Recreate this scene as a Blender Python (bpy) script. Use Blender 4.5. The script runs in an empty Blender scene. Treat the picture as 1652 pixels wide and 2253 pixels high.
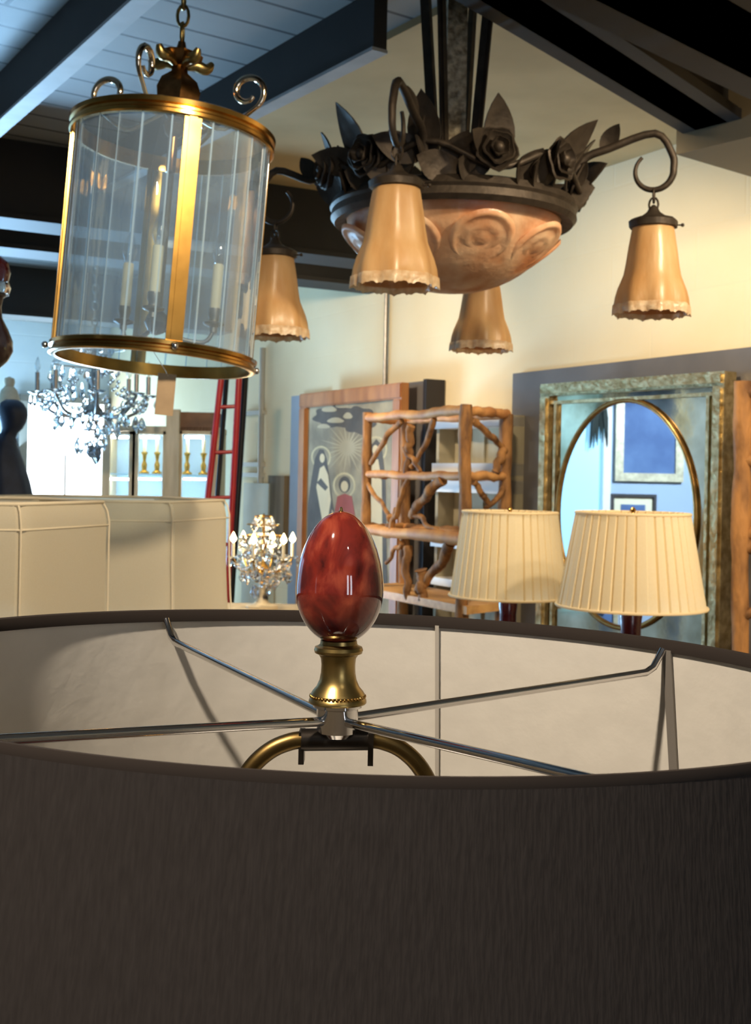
import bpy, bmesh, math, random
from mathutils import Vector, Matrix, noise
random.seed(7)
PI = math.pi
S = bpy.context.scene
COL = S.collection
V = Vector

# ------------------------------------------------------------------ camera
F, CX, HY, ROLL, EYE = 2650.0, 826.0, 1050.0, 0.02, 1.6
cam = bpy.data.cameras.new('camera')
cam_ob = bpy.data.objects.new('camera', cam)
COL.objects.link(cam_ob)
cam.sensor_fit = 'VERTICAL'
cam.sensor_height = 36.0
cam.lens = 36.0 * F / 2253.0
cam.shift_y = -(2253 / 2 - HY) / 2253.0
cam.clip_start = 0.02
cam_ob.matrix_world = Matrix.Translation((0, 0, EYE)) @ Matrix.Rotation(PI / 2, 4, 'X') @ Matrix.Rotation(ROLL, 4, 'Z')
cam.dof.use_dof = True
cam.dof.focus_distance = 0.47
cam.dof.aperture_fstop = 48.0
S.camera = cam_ob

# ------------------------------------------------------------------ view, world
S.view_settings.view_transform = 'Standard'
S.view_settings.look = 'None'
S.view_settings.gamma = 1.0
S.view_settings.exposure = 0.0
S.view_settings.use_curve_mapping = False
W = bpy.data.worlds.new('world')
S.world = W
W.use_nodes = True
W.node_tree.nodes['Background'].inputs[0].default_value = (0.75, 0.85, 1.0, 1)
W.node_tree.nodes['Background'].inputs[1].default_value = 0.6


def ray(px, py):
    dx, dy = px - CX, HY - py
    c, s = math.cos(ROLL), math.sin(ROLL)
    return V(((dx * c - dy * s) / F, 1.0, (dx * s + dy * c) / F))


def P(px, py, Y):
    return V((0, 0, EYE)) + ray(px, py) * Y


def hit(px, py, p0, n):
    d = ray(px, py)
    o = V((0, 0, EYE))
    return o + d * ((p0 - o).dot(n) / d.dot(n))


# right-hand wall: directions along it (A) and out of it (N)
A = V((-0.485, 0.8745, 0)).normalized()
N = V((-A.y, A.x, 0))            # into the room
D = 2.68
Z = V((0, 0, 1))


def WL(s, z, off=0.0):
    """point by wall coordinates: s along the wall, z height, off distance in front of it"""
    p = N * (off - D) + A * s
    return V((p.x, p.y, z))


def wpix(px, py, off=0.0):
    p = hit(px, py, N * (off - D), N)
    return p.dot(A), p.z


def ceil_pt(px, py, z):
    d = ray(px, py)
    return V((0, 0, EYE)) + d * ((z - EYE) / d.z)


# ------------------------------------------------------------------ lights
def light(name, kind, loc, to, power, color, size=0.1, size_y=None, spot=None, blend=0.6):
    l = bpy.data.lights.new(name, kind)
    l.energy = power
    l.color = color
    if kind == 'AREA':
        l.size = size
        if size_y:
            l.shape = 'RECTANGLE'
            l.size_y = size_y
    else:
        l.shadow_soft_size = size
    if kind == 'SPOT':
        l.spot_size = math.radians(spot or 60)
        l.spot_blend = blend
    o = bpy.data.objects.new(name, l)
    COL.objects.link(o)
    o.location = loc
    o.rotation_euler = (V(to) - V(loc)).to_track_quat('-Z', 'Y').to_euler()
    return o


WARM = (1.0, 0.80, 0.55)
WARM2 = (1.0, 0.74, 0.45)
DAY = (0.36, 0.66, 1.0)
# track lamps under the ceiling throwing warm light, with unseen fills added among them
light('warm_spot', 'SPOT', (1.1, 1.3, 2.6), (0.7, 4.0, 1.6), 100, WARM, 0.05, spot=100)
light('warm_spot', 'SPOT', (-0.8, 4.3, 2.42), (-0.1, 5.9, 1.6), 84, WARM, 0.05, spot=120)
light('warm_spot', 'SPOT', (1.5, 0.9, 2.6), (1.2, 3.2, 1.5), 62, WARM, 0.05, spot=80)
light('warm_spot', 'SPOT', (0.2, 3.1, 2.62), (0.6, 3.9, 1.0), 52, WARM, 0.06, spot=140)  # unseen wide flood added for more warm light around the wall
light('warm_spot', 'SPOT', (1.3, 2.0, 2.6), (0.52, 3.15, 1.40), 36, WARM, 0.05, spot=36)  # unseen narrow lamp added to brighten the pleated shades
light('warm_spot', 'SPOT', (0.3, 0.5, 2.6), (-0.55, 2.2, 1.4), 120, WARM, 0.05, spot=50)
light('warm_spot', 'SPOT', (-0.45, -0.1, 2.55), (0.17, 0.60, 1.48), 135, (1.0, 0.86, 0.70), 0.03, spot=45)
light('warm_spot', 'SPOT', (0.6, -0.6, 2.55), (0.1, 0.62, 1.5), 4, (1.0, 0.90, 0.78), 0.03, spot=40)
light('warm_spot', 'SPOT', (0.2, 0.9, 2.6), (0.15, 2.4, 2.0), 24, WARM2, 0.05, spot=60)  # unseen fill added to brighten the chandelier
light('warm_spot', 'SPOT', (-0.2, 0.7, 2.6), (-0.33, 1.9, 1.8), 1.5, WARM2, 0.04, spot=40)  # unseen lamp added to brighten the lantern
light('cool_fill_spot', 'SPOT', (-1.5, 2.9, 2.6), (-3.5, 4.4, 1.5), 620, (0.68, 0.85, 1.0), 0.05, spot=75)  # unseen lamp added only to brighten the wall reflected in the mirror
# daylight of the shop window on the left and of the glazed door at the far end
d_ = light('shop_window_daylight', 'AREA', (-2.68, 6.3, 1.1), (-1.1, 3.4, 3.0), 150, DAY, 0.8, 0.9)
d_.data.spread = math.radians(110)
light('far_door_daylight', 'AREA', (-2.5, 8.5, 1.3), (-2.4, 6.9, 2.5), 80, (0.50, 0.78, 1.0), 0.9, 1.2)
light('rear_room_daylight', 'AREA', (1.2, -2.4, 1.5), (0.3, 2.0, 1.7), 10, (0.85, 0.9, 1.0), 0.25, 1.5)
light('rear_room_daylight', 'AREA', (1.7, -2.3, 1.5), (0.3, 2.0, 1.7), 10, (0.85, 0.9, 1.0), 0.25, 1.5)


# ------------------------------------------------------------------ helpers: materials
def lin(c):
    return tuple(((v / 255 / 12.92) if v / 255 <= 0.04045 else ((v / 255 + 0.055) / 1.055) ** 2.4) for v in c) + (1.0,)


def mat(name, rgb, rough=0.6, metal=0.0, var=0.0, scale=8.0, bump=0.0, bscale=None, rgb2=None, stretch=(1, 1, 1), emit=0.0, erg=None,
        trans=0.0, coat=0.0, sss=0.0, detail=4.0, spec=0.5):
    m = bpy.data.materials.new(name)
    m.use_nodes = True
    nt = m.node_tree
    b = nt.nodes['Principled BSDF']
    c = lin(rgb)
    b.inputs['Base Color'].default_value = c
    b.inputs['Roughness'].default_value = rough
    b.inputs['Metallic'].default_value = metal
    b.inputs['Transmission Weight'].default_value = trans
    b.inputs['Coat Weight'].default_value = coat
    b.inputs['Coat Roughness'].default_value = 0.04
    b.inputs['Specular IOR Level'].default_value = spec
    if sss:
        b.inputs['Subsurface Weight'].default_value = sss
        b.inputs['Subsurface Radius'].default_value = (0.02, 0.012, 0.006)
    if emit:
        b.inputs['Emission Color'].default_value = lin(erg or rgb)
        b.inputs['Emission Strength'].default_value = emit
    if var or bump or rgb2:
        tc = nt.nodes.new('ShaderNodeTexCoord')
        mp = nt.nodes.new('ShaderNodeMapping')
        mp.inputs['Scale'].default_value = stretch
        nt.links.new(tc.outputs['Object'], mp.inputs[0])
        nz = nt.nodes.new('ShaderNodeTexNoise')
        nz.inputs['Scale'].default_value = scale
        nz.inputs['Detail'].default_value = detail
        nt.links.new(mp.outputs[0], nz.inputs['Vector'])
        if var or rgb2:
            rp = nt.nodes.new('ShaderNodeValToRGB')
            rp.color_ramp.elements[0].position = 0.35
            rp.color_ramp.elements[1].position = 0.65
            c2 = lin(rgb2) if rgb2 else tuple(v * (1 - var) for v in c[:3]) + (1,)
            rp.color_ramp.elements[0].color = c2
            rp.color_ramp.elements[1].color = c
            nt.links.new(nz.outputs['Fac'], rp.inputs[0])
            nt.links.new(rp.outputs[0], b.inputs['Base Color'])
        if bump:
            n2 = nz
            if bscale:
                n2 = nt.nodes.new('ShaderNodeTexNoise')
                n2.inputs['Scale'].default_value = bscale
                nt.links.new(mp.outputs[0], n2.inputs['Vector'])
            bp = nt.nodes.new('ShaderNodeBump')
            bp.inputs['Strength'].default_value = bump
            bp.inputs['Distance'].default_value = 0.01
            nt.links.new(n2.outputs['Fac'], bp.inputs['Height'])
            nt.links.new(bp.outputs[0], b.inputs['Normal'])
    return m


def glass_mat(name, rgb, refl=0.12, rough=0.02, milk=0.0):
    """thin clear pane: transparent with a fresnel reflection"""
    m = bpy.data.materials.new(name)
    m.use_nodes = True
    nt = m.node_tree
    nt.nodes.clear()
    out = nt.nodes.new('ShaderNodeOutputMaterial')
    mx = nt.nodes.new('ShaderNodeMixShader')
    tr = nt.nodes.new('ShaderNodeBsdfTransparent')
    gl = nt.nodes.new('ShaderNodeBsdfGlossy')
    lw = nt.nodes.new('ShaderNodeLayerWeight')
    lw.inputs[0].default_value = 0.35
    mp = nt.nodes.new('ShaderNodeMapRange')
    mp.inputs[3].default_value = refl * 0.5
    mp.inputs[4].default_value = min(1.0, refl * 5)
    nt.links.new(lw.outputs['Facing'], mp.inputs[0])
    nt.links.new(mp.outputs[0], mx.inputs[0])
    tr.inputs[0].default_value = lin(rgb)
    gl.inputs['Roughness'].default_value = rough
    nt.links.new(tr.outputs[0], mx.inputs[1])
    nt.links.new(gl.outputs[0], mx.inputs[2])
    last = mx
    if milk:      # bluish haze mixed in for the daylight reflected on the glass
        df = nt.nodes.new('ShaderNodeBsdfDiffuse')
        df.inputs[0].default_value = (0.74, 0.90, 1.0, 1)
        tl = nt.nodes.new('ShaderNodeBsdfTranslucent')
        tl.inputs[0].default_value = (0.74, 0.90, 1.0, 1)
        m2 = nt.nodes.new('ShaderNodeMixShader')
        nt.links.new(df.outputs[0], m2.inputs[1])
        nt.links.new(tl.outputs[0], m2.inputs[2])
        last = nt.nodes.new('ShaderNodeMixShader')
        last.inputs[0].default_value = milk
        nt.links.new(mx.outputs[0], last.inputs[1])
        nt.links.new(m2.outputs[0], last.inputs[2])
    nt.links.new(last.outputs[0], out.inputs[0])
    return m


def translucent_mat(name, rgb, rgb2=None, frac=0.5, rough=0.5, scale=10, stretch=(1, 1, 1), gloss=0.05, bump=0.0):
    m = bpy.data.materials.new(name)
    m.use_nodes = True
    nt = m.node_tree
    nt.nodes.clear()
    out = nt.nodes.new('ShaderNodeOutputMaterial')
    df = nt.nodes.new('ShaderNodeBsdfDiffuse')
    tl = nt.nodes.new('ShaderNodeBsdfTranslucent')
    gl = nt.nodes.new('ShaderNodeBsdfGlossy')
    gl.inputs['Roughness'].default_value = rough
    m1 = nt.nodes.new('ShaderNodeMixShader')
    m1.inputs[0].default_value = frac
    m2 = nt.nodes.new('ShaderNodeMixShader')
    m2.inputs[0].default_value = gloss
    tc = nt.nodes.new('ShaderNodeTexCoord')
    mp = nt.nodes.new('ShaderNodeMapping')
    mp.inputs['Scale'].default_value = stretch
    nz = nt.nodes.new('ShaderNodeTexNoise')
    nz.inputs['Scale'].default_value = scale
    nz.inputs['Detail'].default_value = 5
    rp = nt.nodes.new('ShaderNodeValToRGB')
    rp.color_ramp.elements[0].position = 0.35
    rp.color_ramp.elements[1].position = 0.65
    rp.color_ramp.elements[0].color = lin(rgb2 or rgb)
    rp.color_ramp.elements[1].color = lin(rgb)
    L = nt.links.new
    L(tc.outputs['Object'], mp.inputs[0])
    L(mp.outputs[0], nz.inputs['Vector'])
    L(nz.outputs['Fac'], rp.inputs[0])
    L(rp.outputs[0], df.inputs[0])
    L(rp.outputs[0], tl.inputs[0])
    if bump:
        bp = nt.nodes.new('ShaderNodeBump')
        bp.inputs['Strength'].default_value = bump
        bp.inputs['Distance'].default_value = 0.01
        L(nz.outputs['Fac'], bp.inputs['Height'])
        L(bp.outputs[0], df.inputs['Normal'])
        L(bp.outputs[0], gl.inputs['Normal'])
    L(df.outputs[0], m1.inputs[1])
    L(tl.outputs[0], m1.inputs[2])
    L(m1.outputs[0], m2.inputs[1])
    L(gl.outputs[0], m2.inputs[2])
    L(m2.outputs[0], out.inputs[0])
    return m


# ------------------------------------------------------------------ helpers: meshes and objects
class MB:
    def __init__(s):
        s.v, s.f, s.m = [], [], []

    def add(s, vs, fs, mi=0, X=None):
        o = len(s.v)
        s.v += [(X @ V(p)) if X else V(p) for p in vs]
        s.f += [tuple(i + o for i in f) for f in fs]
        s.m += [mi] * len(fs)
        return s

    def hexa(s, c8, mi=0):
        return s.add(c8, [(0, 3, 2, 1), (4, 5, 6, 7), (0, 1, 5, 4), (1, 2, 6, 5), (2, 3, 7, 6), (3, 0, 4, 7)], mi)

    def box(s, c, d, R=None, mi=0):
        c = V(c)
        x, y, z = d[0] / 2, d[1] / 2, d[2] / 2
        pts = [V(p) for p in ((-x, -y, -z), (x, -y, -z), (x, y, -z), (-x, y, -z), (-x, -y, z), (x, -y, z), (x, y, z), (-x, y, z))]
        return s.hexa([c + (R @ p if R else p) for p in pts], mi)

    def wbox(s, s0, s1, z0, z1, o0, o1, mi=0):
        """box in wall coordinates"""
        return s.hexa([WL(s0, z0, o0), WL(s1, z0, o0), WL(s1, z0, o1), WL(s0, z0, o1), WL(s0, z1, o0), WL(s1, z1, o0), WL(s1, z1, o1), WL(s0, z1, o1)], mi)

    def bar(s, p0, p1, w, h, up=Z, mi=0):
        p0, p1 = V(p0), V(p1)
        t = (p1 - p0).normalized()
        side = t.cross(V(up)).normalized()
        u = side.cross(t)
        a, b = side * w / 2, u * h / 2
        return s.hexa([p0 - a - b, p0 + a - b, p1 + a - b, p1 - a - b, p0 - a + b, p0 + a + b, p1 + a + b, p1 - a + b], mi)

    def prism(s, pts, ext, mi=0):
        n = len(pts)
        e = V(ext)
        vs = [V(p) for p in pts] + [V(p) + e for p in pts]
        fs = [tuple(range(n - 1, -1, -1)), tuple(range(n, 2 * n))] + [(i, (i + 1) % n, n + (i + 1) % n, n + i) for i in range(n)]
        return s.add(vs, fs, mi)

    def tube(s, pts, r, n=8, closed=False, mi=0, flat=1.0):
        pts = [V(p) for p in pts]
        k = len(pts)
        rs = r if isinstance(r, (list, tuple)) else [r] * k
        vs, fs = [], []
        up = None
        for i, p in enumerate(pts):
            a = pts[i - 1] if (i or closed) else p
            b = pts[(i + 1) % k] if (i < k - 1 or closed) else p
            t = (b - a).normalized()
            if up is None:
                up = Z if abs(t.z) < 0.9 else V((1, 0, 0))
            sd = t.cross(up)
            if sd.length < 1e-6:
                sd = t.orthogonal()
            sd.normalize()
            up = sd.cross(t).normalized()
            for j in range(n):
                q = 2 * PI * j / n
                vs.append(p + (sd * math.cos(q) * flat + up * math.sin(q)) * rs[i])
        for i in range(k if closed else k - 1):
            i2 = (i + 1) % k
            for j in range(n):
                j2 = (j + 1) % n
                fs.append((i * n + j, i * n + j2, i2 * n + j2, i2 * n + j))
        if not closed:
            fs.append(tuple(range(n - 1, -1, -1)))
            fs.append(tuple(range((k - 1) * n, k * n)))
        return s.add(vs, fs, mi)

    def lathe(s, prof, n=32, c=(0, 0, 0), X=None, mi=0, fn=None, closed=False):
        """prof: (r, z) from bottom to top; fn(theta, k, r, z) -> (r, z)"""
        c = V(c)
        vs, fs, rows = [], [], []
        for k, (r, z) in enumerate(prof):
            if r == 0:
                rows.append([len(vs)])
                vs.append(c + V((0, 0, z)))
            else:
                row = []
                for j in range(n):
                    th = 2 * PI * j / n
                    rr, zz = fn(th, k, r, z) if fn else (r, z)
                    row.append(len(vs))
                    vs.append(c + V((rr * math.cos(th), rr * math.sin(th), zz)))
                rows.append(row)
        pairs = list(zip(rows, rows[1:])) + ([(rows[-1], rows[0])] if closed else [])
        for a, b in pairs:
            for j in range(n):
                j2 = (j + 1) % n
                if len(a) == 1 and len(b) == 1:
                    continue
                if len(a) == 1:
                    fs.append((a[0], b[j2], b[j]))
                elif len(b) == 1:
                    fs.append((a[j], a[j2], b[0]))
                else:
                    fs.append((a[j], a[j2], b[j2], b[j]))
        return s.add(vs, fs, mi, X)

    def ball(s, c, r, n=12, mi=0):
        r = r if isinstance(r, (tuple, list)) else (r, r, r)
        m = max(4, n // 2)
        prof = [(0, -1)] + [(math.cos(-PI / 2 + PI * i / m), math.sin(-PI / 2 + PI * i / m)) for i in range(1, m)] + [(0, 1)]
        X = Matrix.Translation(c) @ Matrix.Diagonal((r[0], r[1], r[2], 1))
        return s.lathe(prof, n, X=X, mi=mi)

    def ring(s, c, R, r, n=24, m=8, X=None, mi=0):
        prof = [(R + r * math.cos(2 * PI * i / m), r * math.sin(2 * PI * i / m)) for i in range(m)]
        return s.lathe(prof, n, c, X, mi, closed=True)

    def build(s, name, mats, parent=None, smooth=35, X=None):
        me = bpy.data.meshes.new(name)
        o = V(parent.location) if parent and parent.parent is None else V((0, 0, 0))
        if parent and parent.parent is not None:
            o = V(parent.parent.location)
        if parent and parent.parent is None and parent.type == 'MESH':
            o = V(parent.location)
        me.from_pydata([tuple((X @ p if X else p) - o) for p in s.v], [], s.f)
        for m in (mats if isinstance(mats, (list, tuple)) else [mats]):
            me.materials.append(m)
        me.polygons.foreach_set('material_index', s.m)
        bm = bmesh.new()
        bm.from_mesh(me)
        bmesh.ops.recalc_face_normals(bm, faces=bm.faces)
        bm.to_mesh(me)
        bm.free()
        if smooth:
            me.polygons.foreach_set('use_smooth', [True] * len(me.polygons))
            me.set_sharp_from_angle(angle=math.radians(smooth))
        ob = bpy.data.objects.new(name, me)
        COL.objects.link(ob)
        if parent:
            ob.parent = parent
        return ob


def tag(o, label=None, cat=None, group=None, kind=None):
    if label:
        o['label'] = label
    if cat:
        o['category'] = cat
    if group:
        o['group'] = group
    if kind:
        o['kind'] = kind
    return o


def thing(name, label, cat, loc, group=None):
    o = bpy.data.objects.new(name, None)
    o.empty_display_size = 0.05
    COL.objects.link(o)
    o.location = loc
    return tag(o, label, cat, group)


def struct(name, mb, m, label=None, smooth=0):
    return tag(mb.build(name, m, None, smooth), label, None, None, 'structure')


def copy_thing(root, loc, label):
    r = root.copy()
    COL.objects.link(r)
    r.location = loc
    r['label'] = label
    for ch in list(root.children):
        c = ch.copy()
        COL.objects.link(c)
        c.parent = r
        for g in list(ch.children):
            d = g.copy()
            COL.objects.link(d)
            d.parent = c
    return r


def spline(pts, k=6):
    """smooth a polyline (Catmull-Rom)"""
    pts = [V(p) for p in pts]
    out = []
    for i in range(len(pts) - 1):
        p0, p1, p2, p3 = pts[max(i - 1, 0)], pts[i], pts[i + 1], pts[min(i + 2, len(pts) - 1)]
        for j in range(k):
            t = j / k
            out.append(0.5 * ((2 * p1) + (p2 - p0) * t + (2 * p0 - 5 * p1 + 4 * p2 - p3) * t * t + (3 * p1 - p0 - 3 * p2 + p3) * t ** 3))
    out.append(pts[-1])
    return out


# ------------------------------------------------------------------ materials
def wall_mat(name, rgb, rgb2):
    """painted brick: faint courses, blotches"""
    m = mat(name, rgb, 0.85, rgb2=rgb2, scale=1.6, detail=6)
    nt = m.node_tree
    tc = nt.nodes.new('ShaderNodeTexCoord')
    mp = nt.nodes.new('ShaderNodeMapping')
    mp.inputs['Rotation'].default_value = (PI / 2, 0, -math.atan2(A.y, A.x))
    br = nt.nodes.new('ShaderNodeTexBrick')
    br.inputs['Scale'].default_value = 1.0
    br.inputs['Brick Width'].default_value = 0.40
    br.inputs['Row Height'].default_value = 0.20
    br.inputs['Mortar Size'].default_value = 0.006
    br.inputs['Mortar Smooth'].default_value = 0.6
    sep = nt.nodes.new('ShaderNodeVectorRotate')
    sep.rotation_type = 'Z_AXIS'
    sep.inputs['Angle'].default_value = -math.atan2(A.y, A.x)
    nt.links.new(tc.outputs['Object'], sep.inputs['Vector'])
    sx = nt.nodes.new('ShaderNodeSeparateXYZ')
    nt.links.new(sep.outputs[0], sx.inputs[0])
    cx = nt.nodes.new('ShaderNodeCombineXYZ')
    nt.links.new(sx.outputs['X'], cx.inputs['X'])
    nt.links.new(sx.outputs['Z'], cx.inputs['Y'])
    nt.links.new(cx.outputs[0], br.inputs['Vector'])
    inv = nt.nodes.new('ShaderNodeMath')
    inv.operation = 'SUBTRACT'
    inv.inputs[0].default_value = 1.0
    nt.links.new(br.outputs['Fac'], inv.inputs[1])
    bp = nt.nodes.new('ShaderNodeBump')
    bp.inputs['Strength'].default_value = 0.16
    bp.inputs['Distance'].default_value = 0.006
    nt.links.new(inv.outputs[0], bp.inputs['Height'])
    nt.links.new(bp.outputs[0], nt.nodes['Principled BSDF'].inputs['Normal'])
    return m


def plank_mat(name, rgb, rgb2, groove, ang, pitch, rough=0.6):
    m = mat(name, rgb, rough, rgb2=rgb2, scale=1.3, detail=8)
    nt = m.node_tree
    b = nt.nodes['Principled BSDF']
    src = b.inputs['Base Color'].links[0].from_socket
    tc = nt.nodes.new('ShaderNodeTexCoord')
    vr = nt.nodes.new('ShaderNodeVectorRotate')
    vr.rotation_type = 'Z_AXIS'
    vr.inputs['Angle'].default_value = -ang
    nt.links.new(tc.outputs['Object'], vr.inputs['Vector'])
    br = nt.nodes.new('ShaderNodeTexBrick')
    br.inputs['Scale'].default_value = 1.0
    br.inputs['Brick Width'].default_value = 1.9
    br.inputs['Row Height'].default_value = pitch
    br.inputs['Mortar Size'].default_value = 0.007
    br.inputs['Mortar Smooth'].default_value = 0.3
    nt.links.new(vr.outputs[0], br.inputs['Vector'])
    mx = nt.nodes.new('ShaderNodeMix')
    mx.data_type = 'RGBA'
    nt.links.new(br.outputs['Fac'], mx.inputs['Factor'])
    nt.links.new(src, mx.inputs['A'])
    mx.inputs['B'].default_value = lin(groove)
    nt.links.new(mx.outputs['Result'], b.inputs['Base Color'])
    inv = nt.nodes.new('ShaderNodeMath')
    inv.operation = 'SUBTRACT'
    inv.inputs[0].default_value = 1.0
    nt.links.new(br.outputs['Fac'], inv.inputs[1])
    bp = nt.nodes.new('ShaderNodeBump')
    bp.inputs['Strength'].default_value = 0.15
    bp.inputs['Distance'].default_value = 0.01
    nt.links.new(inv.outputs[0], bp.inputs['Height'])
    nt.links.new(bp.outputs[0], b.inputs['Normal'])
    return m


CREAM = wall_mat('cream_painted_block', (238, 222, 186), (231, 213, 173))
BLUEWALL = mat('pale_blue_plaster', (170, 190, 215), 0.85, var=0.1, scale=2)
GREYWALL = mat('grey_plaster', (150, 148, 142), 0.9, var=0.15, scale=2)
PLANKS = plank_mat('painted_ceiling_boards', (150, 152, 150), (124, 126, 124), (52, 52, 54), math.radians(36), 0.135)
OLIVE = mat('painted_soffit', (132, 118, 90), 0.85, var=0.15, scale=3)
BEAMMAT = mat('dark_beam_paint', (36, 33, 30), 0.7, var=0.3, scale=6)
FLANGE = mat('daylit_flange_tone', (175, 178, 178), 0.6, var=0.2, scale=9)  # pale tone painted in for daylight falling on the rafter undersides
CONCRETE = mat('worn_concrete', (150, 138, 122), 0.6, var=0.3, scale=2)
SKYGLOW = mat('daylit_pane', (255, 255, 255), 0.5, emit=5.0, erg=(232, 244, 255))
SKYBLUE = mat('daylit_blue_pane', (150, 200, 240), 0.3, emit=1.1, erg=(150, 215, 250))
WHITEPAINT = mat('white_paint', (232, 230, 224), 0.5)
BRASS = mat('polished_brass', (200, 154, 80), 0.22, 1.0, var=0.25, scale=30)
ABRASS = mat('aged_brass', (172, 146, 90), 0.32, 1.0, var=0.35, scale=60)
DKBRASS = mat('dark_harp_brass', (120, 98, 58), 0.38, 1.0, var=0.3, scale=60)
CHROME = mat('polished_chrome', (225, 222, 220), 0.10, 1.0)
STEEL = mat('dull_steel', (150, 146, 142), 0.4, 1.0, var=0.2, scale=80)
IRON = mat('blackened_bronze', (70, 61, 51), 0.55, 0.6, var=0.35, scale=40, bump=0.2)
BLACKIRON = mat('black_iron', (24, 24, 27), 0.4, 0.4)
RED = mat('red_lacquer', (150, 22, 24), 0.3, var=0.2, scale=20)


def shade_cloth(name, rgb, rgb2, sc=900):
    m = mat(name, rgb, 0.9, rgb2=rgb2, scale=sc, stretch=(1, 1, 0.05), bump=0.12, detail=2, spec=0.15)
    return m


DARKCLOTH = shade_cloth('dark_taupe_silk', (42, 38, 36), (38, 34, 32), 900)
DARKTRIM = mat('dark_rim_tape', (46, 40, 36), 0.9, spec=0.1)
LINING = mat('pale_shade_lining', (198, 192, 180), 0.8, var=0.05, scale=60, bump=0.05)
SEAMLINE = mat('lining_seam_tape', (160, 153, 142), 0.8)
CREAMCLOTH = translucent_mat('cream_linen', (234, 224, 200), (231, 220, 194), 0.35, scale=500, gloss=0.0)
CREAMTRIM = mat('cream_piping', (230, 218, 192), 0.8)
PLEATCLOTH = translucent_mat('ivory_pleated_silk', (252, 238, 204), (250, 235, 198), 0.4, scale=200, gloss=0.01)
MAROON = mat('maroon_lacquer', (74, 14, 16), 0.25, var=0.3, scale=20, coat=0.4)
STONE = None
BARK = mat('peeled_branch_wood', (178, 126, 70), 0.75, rgb2=(104, 70, 40), scale=26, stretch=(1, 1, 0.35), bump=0.5, bscale=60)
LOGWOOD = mat('pale_log_wood', (214, 158, 96), 0.65, rgb2=(176, 118, 66), scale=14, bump=0.2)
SLABWOOD = mat('pale_shelf_wood', (226, 178, 112), 0.55, rgb2=(204, 150, 90), scale=9, stretch=(1, 4, 4))
FRAMEWOOD = mat('oak_frame_wood', (186, 128, 74), 0.5, rgb2=(158, 102, 56), scale=20, stretch=(1, 1, 0.2))
GREYPANEL = mat('grey_board', (112, 108, 106), 0.35, var=0.2, scale=5)
DARKEDGE = mat('dark_board_edge', (36, 32, 34), 0.6)
BLUEGREY = mat('blue_grey_board', (150, 160, 172), 0.7, var=0.12, scale=4)
OLIVEPANEL = mat('weathered_olive_panel', (192, 182, 154), 0.8, rgb2=(160, 150, 124), scale=5, stretch=(1, 1, 0.2))
GILT = mat('silver_gilt_leaf', (222, 204, 158), 0.3, 0.85, rgb2=(176, 154, 108), scale=40, bump=0.35)
GILTLINE = mat('thin_gilt_moulding', (176, 142, 86), 0.3, 0.9, var=0.3, scale=40)
MIRRORMAT = mat('mirror_glass', (225, 228, 228), 0.015, 1.0)
SMOKEMIRROR = mat('antiqued_mirror_glass', (190, 178, 148), 0.07, 1.0, rgb2=(142, 130, 102), scale=7, bump=0.05)
AMBER = translucent_mat('amber_frosted_glass', (228, 192, 138), (212, 166, 108), 0.4, 0.35, scale=26, stretch=(1, 1, 0.3), gloss=0.05, bump=0.3)
FRILL = translucent_mat('clear_frosted_frill', (240, 220, 186), (222, 190, 146), 0.45, 0.3, scale=90, gloss=0.06, bump=0.3)
CRYSTAL = mat('cut_crystal', (250, 252, 255), 0.0, trans=1.0, spec=0.7)
WAX = mat('ivory_candle_sleeve', (232, 220, 190), 0.5)
BULBGLASS = glass_mat('clear_bulb_glass', (245, 248, 250), 0.18)
BULBLIT = mat('lit_candle_bulb', (255, 240, 200), 0.3, emit=14.0, erg=(255, 226, 160))
LANTERNGLASS = glass_mat('lantern_glass', (232, 244, 248), 0.20, 0.01, milk=0.19)
PAPER = mat('kraft_price_tag', (186, 160, 128), 0.8, var=0.15, scale=40)
NAVY = mat('dark_blue_bronze', (38, 48, 70), 0.5, 0.3, var=0.3, scale=20)
TABLEWOOD = mat('brown_table_wood', (96, 64, 42), 0.5, rgb2=(74, 48, 30), scale=10, stretch=(1, 6, 6))
PALEWOOD = mat('limed_cabinet_wood', (206, 190, 160), 0.6, rgb2=(188, 170, 138), scale=12, stretch=(3, 3, 0.4))
BROWNWOOD = mat('brown_cornice_wood', (128, 88, 56), 0.5, rgb2=(100, 66, 40), scale=14)

# ================================================================== THE SETTING
CEILZ = 2.70
W0, W1 = -7.0, 9.06             # right wall, near and far end (along A)
CORN = WL(W1, 0)
struct('wall_right', MB().wbox(W0, W1, 0, CEILZ, -0.2, 0), CREAM, 'cream painted block wall on the right')
LC, LN = V((-3.1, 5.43, 0)), V((0.94, -0.342, 0)).normalized()     # left wall, seen in the mirror
LT = V((-LN.y, LN.x, 0))


def LL(s, z, off=0.0):
    p = LC + LT * s + LN * off
    return V((p.x, p.y, z))


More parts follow.
